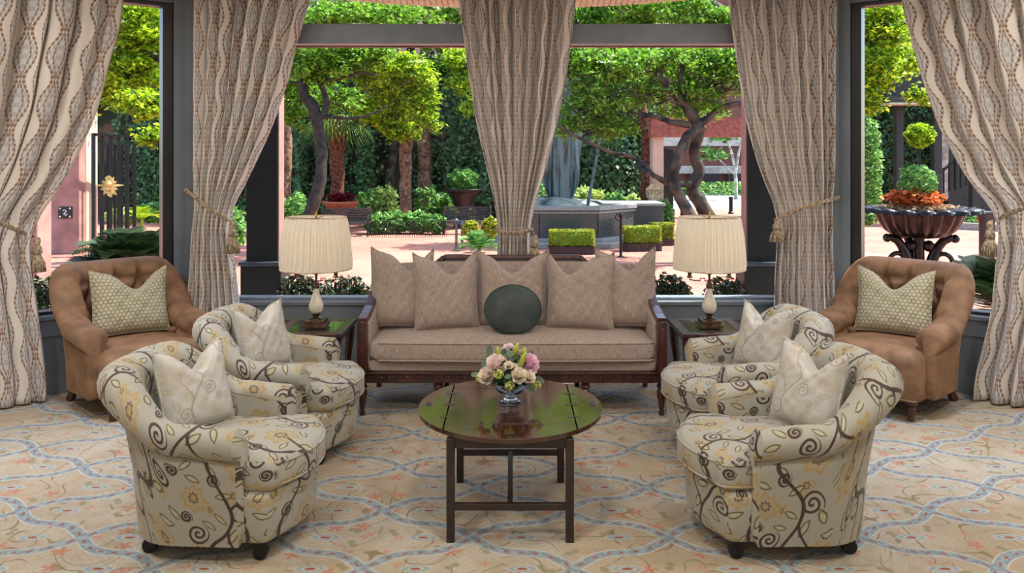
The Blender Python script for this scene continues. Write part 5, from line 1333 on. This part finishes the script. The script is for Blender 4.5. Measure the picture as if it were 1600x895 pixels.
# ------------------------------------------------------------ left window view
pl = pillar('gate_pillar', 110, 50, 150, 17.8, M['stucco'], 'pink stucco gate pillar with a small black plaque, left window', .6)
o = MB().box((0, 0, 0), (.30, .02, .26)).build('plaque', M['black_metal'], pl, smooth=False); o.location = (.06*1, -.31, H-(332-HY)*17.5/F-GZ)
b = MB()
for x, z in ((-.11, .09), (.11, .09), (-.11, -.09), (.11, -.09)): b.ball((x, -.012, z), .022, 8, 5)
b.tube([(-.05, -.012, .04), (0, -.012, .06), (.03, -.012, .02), (-.03, -.012, -.03), (.02, -.012, -.06), (.05, -.012, -.03)], .012, 6)
q = b.build('plaque_emblem', M['white'], o)
pillar('gate_pillar', 63, 14, 230, 9.5, M['stucco'], 'reddish pillar at the edge of the far left curtain', .3)
pillar('gate_pillar', 138, 12, 170, 18.0, M['stucco_pale'], 'narrow pale pilaster between the plaque pillar and the iron gate', .5)  # uses the paler stucco colour
gt = iron_gate('courtyard_gate', 146, 210, 208, 17.0, 18.4, 6, 'tall black iron gate leaf standing open in the left window', .062)
gt2 = iron_gate('courtyard_gate', 136, 200, 222, 18.6, 19.8, 7, 'second black iron gate leaf just behind the first one', .05)
# gilt emblem on the gate
b = MB(); em = [(-.02, .23), (.05, .18), (.10, .20), (.08, .12), (.16, .10), (.10, .05), (.30, .03), (.30, .01), (.12, -.01), (.18, -.07), (.11, -.09), (.15, -.18), (.06, -.16), (.04, -.24), (-.03, -.20), (-.05, -.13), (-.13, -.19), (-.11, -.09), (-.20, -.07), (-.13, -.01), (-.34, .01), (-.34, .03), (-.13, .05), (-.16, .12), (-.07, .11), (-.09, .19)]
b.prism(em, -.02, .02, 'y'); b.ball((0, -.03, .05), .07, 10, 6); b.ball((-.03, -.03, -.06), .06, 10, 6)
o = b.build('gate_emblem', M['gold'], smooth=False); o.location = pp(171, 291, 17.2); tag(o, 'cream and gold heraldic emblem mounted on the iron gate', 'emblem')
shrub('green_shrub', 235, 318, 348, 34, 22, M['leaf_fern'], .15, 900, 'sunlit low shrubs behind the iron gate'); shrub('green_shrub', 190, 325, 352, 30, 22.5, M['leaf_lime'], .15, 700, 'pale green shrub seen through the gate bars')
fern('palm_plant', 222, 312, 21, 1.0, 12, M['leaf_bright'], 'bright yellow-green palm leaf plant behind the gate', 'plant', el0=(.5, 1.4))
shrub('dark_hedge', 72, 290, 372, 16, 21.5, M['leaf_ivy'], .13, 900, 'dark hedge seen left of the plaque pillar')
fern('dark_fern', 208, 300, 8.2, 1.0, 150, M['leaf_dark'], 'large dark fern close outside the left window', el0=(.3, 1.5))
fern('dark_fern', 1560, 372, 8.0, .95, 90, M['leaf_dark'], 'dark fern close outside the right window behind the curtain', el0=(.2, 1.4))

# stucco columns close outside the centre window, shade painted on fronts and plinths
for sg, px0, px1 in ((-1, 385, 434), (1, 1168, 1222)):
    Yc = 7.2; x0, x1 = (px0-800)*Yc/F, (px1-800)*Yc/F; w_ = x1-x0; root = empty('porch_column', ((x0+x1)/2, Yc, GZ), 0, 'square pink stucco porch column with its shaded front painted dark outside the centre window, '+('left' if sg < 0 else 'right')+' one', 'column', 'porch columns outside the window')
    MB().box((0, .12, (3.0-GZ)/2), (w_, .16, 3.0-GZ)).build('shaft', M['stucco'], root, smooth=False)
    MB().box((0, .02, (3.0-GZ)/2), (w_, .04, 3.0-GZ)).build('shadowed_front', M['column_shadow'], root, smooth=False)  # thin dark sheet paints the unlit face of the stucco shaft
    MB().box((0, .10, (.72-GZ)/2), (w_+.08, .28, .72-GZ)).build('plinth', M['column_shadow'], root, smooth=False)
    MB().box((0, .10, .73-GZ), (w_+.11, .32, .035)).build('plinth_moulding', M['steel'], root, smooth=False, bevel=.005)
# planting right under the windows
k = 0
for px, yt, rx, n, Y, lab in ((470, 428, 26, 340, 7.1, 'dark leafy shrub under the window at the foot of the left porch column'), (545, 434, 34, 420, 7.2, 'dark leafy shrub under the window between the left lamp and the sofa'), (1048, 430, 26, 340, 7.1, 'dark leafy shrub under the window right of the sofa'), (1135, 434, 28, 360, 7.2, 'dark leafy shrub under the window behind the right lamp'), (75, 432, 26, 260, 6.9, 'dark shrub at the lower left corner of the left window'), (1352, 432, 18, 160, 7.3, 'dark shrub at the lower left corner of the right window'), (500, 440, 28, 260, 7.4, 'dark leafy shrub directly behind the body of the left lamp')):
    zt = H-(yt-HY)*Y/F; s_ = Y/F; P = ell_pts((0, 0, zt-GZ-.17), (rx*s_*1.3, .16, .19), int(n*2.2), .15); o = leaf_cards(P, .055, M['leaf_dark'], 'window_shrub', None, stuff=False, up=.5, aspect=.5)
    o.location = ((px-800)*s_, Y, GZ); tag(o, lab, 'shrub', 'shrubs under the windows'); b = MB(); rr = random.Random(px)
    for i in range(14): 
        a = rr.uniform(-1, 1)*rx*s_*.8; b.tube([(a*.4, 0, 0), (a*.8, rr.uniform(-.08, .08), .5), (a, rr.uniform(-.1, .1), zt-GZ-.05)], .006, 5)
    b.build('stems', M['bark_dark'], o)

# ------------------------------------------------------------ right window view
ru = pp(1436, 326, 11.0); hz_ = ru.z-GZ; UR = .68
urn = empty('lobed_urn', (ru.x, ru.y, GZ), 0, 'huge dark bronze scalloped urn outside the right window', 'urn')
m_ = M['dark_urn'] = simple('dark_bronze_urn', (36, 29, 28), .25, .5, var=.3, scale=6)
zb_ = H-(368-HY)*11/F-GZ
b = MB(); P = []; nl = 18; prof = [(.16, zb_-.03), (.34, zb_), (.44, zb_+.08), (.50, zb_+.18), (.54, zb_+.28), (.58, zb_+.36), (.66, zb_+.40), (.74, zb_+.375), (.745, zb_+.33)]
for i, (r, z) in enumerate(prof):
    am = .04+.06*(i/len(prof)); P.append([((r*(1+am*abs(math.sin(nl/2*a))*1.6-am))*math.cos(a), (r*(1+am*abs(math.sin(nl/2*a))*1.6-am))*math.sin(a), z-(.03*(1-abs(math.sin(nl/2*a))) if i > 5 else 0)) for a in np.linspace(0, 2*PI, nl*8+1)[:-1]])
b.grid(P, closed=True); b.lathe([(.62, zb_+.37), (.4, zb_+.34), (.01, zb_+.34)], (0, 0, 0), 24); b.build('scalloped_bowl', m_, urn, smooth=True)
for i in range(3):
    a = (PI, -.35, PI/2)[i]; ca, sa = math.cos(a), math.sin(a)
    b = MB(); P = [(.16, .0), (.14, .08), (.16, .16), (.20, .28), (.24, .36), (.30, .44), (.40, .48), (.48, .46)]; z0 = zb_-.50
    b.tube([(r*ca, r*sa, z0+z) for r, z in P], [.05, .07, .075, .07, .06, .06, .05, .02], 10)
    b.tube([((.30+.11*math.cos(q))*ca, (.30+.11*math.cos(q))*sa, z0+.14+.12*math.sin(q)) for q in np.linspace(0, 2*PI, 20)], .033, 8)
    b.ball((.44*ca, .44*sa, z0+.47), .06, 8, 6); b.ball((.42*ca, .42*sa, z0+.12), .04, 8, 6); b.ball((.12*ca, .12*sa, z0+.36), .08, 8, 6); b.build('scroll_leg', m_, urn, smooth=True)
MB().lathe([(.42, 0), (.42, .12), (.34, .16), (.30, .22), (.30, zb_-.56), (.36, zb_-.5), (.36, zb_-.48)], (0, 0, 0), 8).build('pedestal', m_, urn)
MB().tube([(0, 0, zb_-.5), (0, 0, zb_)], .07, 10).build('stem', m_, urn)
o = leaf_cards(ell_pts((ru.x, ru.y, ru.z+.03), (.50, .45, .05), 1500, .0), .10, M['straw'], 'straw_mulch', up=1.5, aspect=.12); tag(o, 'straw mulch covering the top of the huge urn', 'mulch')
o = leaf_cards(ell_pts((ru.x-.08, ru.y, ru.z+.15), (.40, .34, .14), 700, .2), .07, M['leaf_orange'], 'copper_plants', stuff=False, aspect=.7); tag(o, 'orange and copper leaved plants in the huge urn', 'plant')
tp = empty('topiary', (ru.x, ru.y, ru.z), 0, 'two-ball topiary tree standing in the huge urn', 'topiary')
b1 = pp(1437, 212, 11); b2 = pp(1434, 282, 11); MB().tube([(0, 0, 0), (0, 0, b2.z-ru.z), (.01, 0, b1.z-ru.z)], .016, 8).build('stem', M['bark_dark'], tp)
fit(leaf_cards(ell_pts(tuple(b1), (.18, .18, .17), 1500, .7), .06, M['leaf_bright'], 'foliage_ball', tp), tp); fit(leaf_cards(ell_pts(tuple(b2), (.24, .24, .22), 1300, .7), .06, M['leaf_fern'], 'foliage_ball', tp), tp)
# ivy wall on the right, dark timber gallery with steps
struct(MB().box((15.2, 29.5, 2.6), (12.4, .4, 6.4)).build('right_garden_wall', M['ivywall'], smooth=False))
n = 13000; P = np.stack([RNG.uniform(9.1, 21, n), 29.2-RNG.random(n)*.3, RNG.uniform(-.3, 5.6, n)], 1); o = leaf_cards(P, .16, M['leaf_ivy'], 'wall_ivy', nrm=(0, -1, .5), droop=1, aspect=.7); tag(o, 'dark ivy covering the right garden wall', 'ivy')
shrub('ivy_column', 1352, 180, 348, 26, 22, M['leaf_fern'], .14, 2200, 'pale green ivy column at the left edge of the right window'); shrub('green_shrub', 1352, 325, 352, 20, 20, M['leaf_fern'], .13, 500, 'low green shrub at the foot of the ivy column')
ga = empty('timber_gallery', (13, 22.5, GZ), 0, 'dark timber gallery with posts and stairs behind the urn', 'building')
def gb(nm, px0, px1, py0, py1, Y, dep, mat, par=ga):
    Y += 3.6
    a, c = pp(px0, py0, Y), pp(px1, py1, Y); return fit(MB().box(((a.x+c.x)/2, Y+dep/2, (a.z+c.z)/2), (c.x-a.x, dep, a.z-c.z)).build(nm, mat, par, smooth=False), ga)
gb('beam', 1385, 1620, 90, 150, 22, .4, M['timber_dark']); gb('ledge', 1390, 1620, 160, 163, 21.6, .6, M['soffit']); gb('beam', 1385, 1620, 150, 160, 21.8, .5, M['timber_dark'])
for a, c in ((1401, 1412), (1460, 1472), (1520, 1532)): gb('post', a, c, 160, 384, 22.3, .25, M['timber_dark'])
gb('pale_wall', 1471, 1482, 200, 310, 23.6, .2, M['stone']); gb('back_panel', 1482, 1640, 160, 370, 24, .2, M['timber_dark']);  # narrow strip of wall in pale stone
for i in range(6): px = 1474+i*9; gb('baluster', px, px+2, 262-i*8, 302-i*3, 23.0, .06, M['black_metal'])
a, c = pp(1470, 270, 26.6), pp(1530, 214, 26.6); fit(MB().bar(a, c, .08, .06).build('handrail', M['black_metal'], ga, smooth=False), ga)
kb = MB(); a, c = gp(1476, 357, GZ), gp(1580, 362, GZ); kb.bar(a+Vector((0, 0, .1)), c+Vector((0, 0, .1)), .3, .2); o = kb.build('stone_kerb', M['granite_cap'], smooth=False); tag(o, 'low stone kerb of the planting bed right of the urn', 'kerb')
shrub('green_shrub', 1505, 337, 352, 30, 25.0, M['leaf_fern'], .13, 600, 'low hedge behind the stone kerb right of the urn')
vv = empty('valve_wheel', pp(1535, 341, 14), 0, 'small red and white valve wheel beside the right curtain', 'valve')
MB().tube([(.075*math.cos(a), 0, .075*math.sin(a)) for a in np.linspace(0, 2*PI, 17)], .022, 8).build('wheel', M['red'], vv, smooth=True); MB().ball((0, -.01, 0), .045, 10, 6).build('hub', M['white'], vv)
MB().tube([(0, .03, 0), (0, .03, -1.0)], .04, 8).build('pipe', M['white'], vv)
pillar('dark_post', 1542, 16, 330, 13, M['planter'], 'dark reddish post beside the valve wheel', .2)
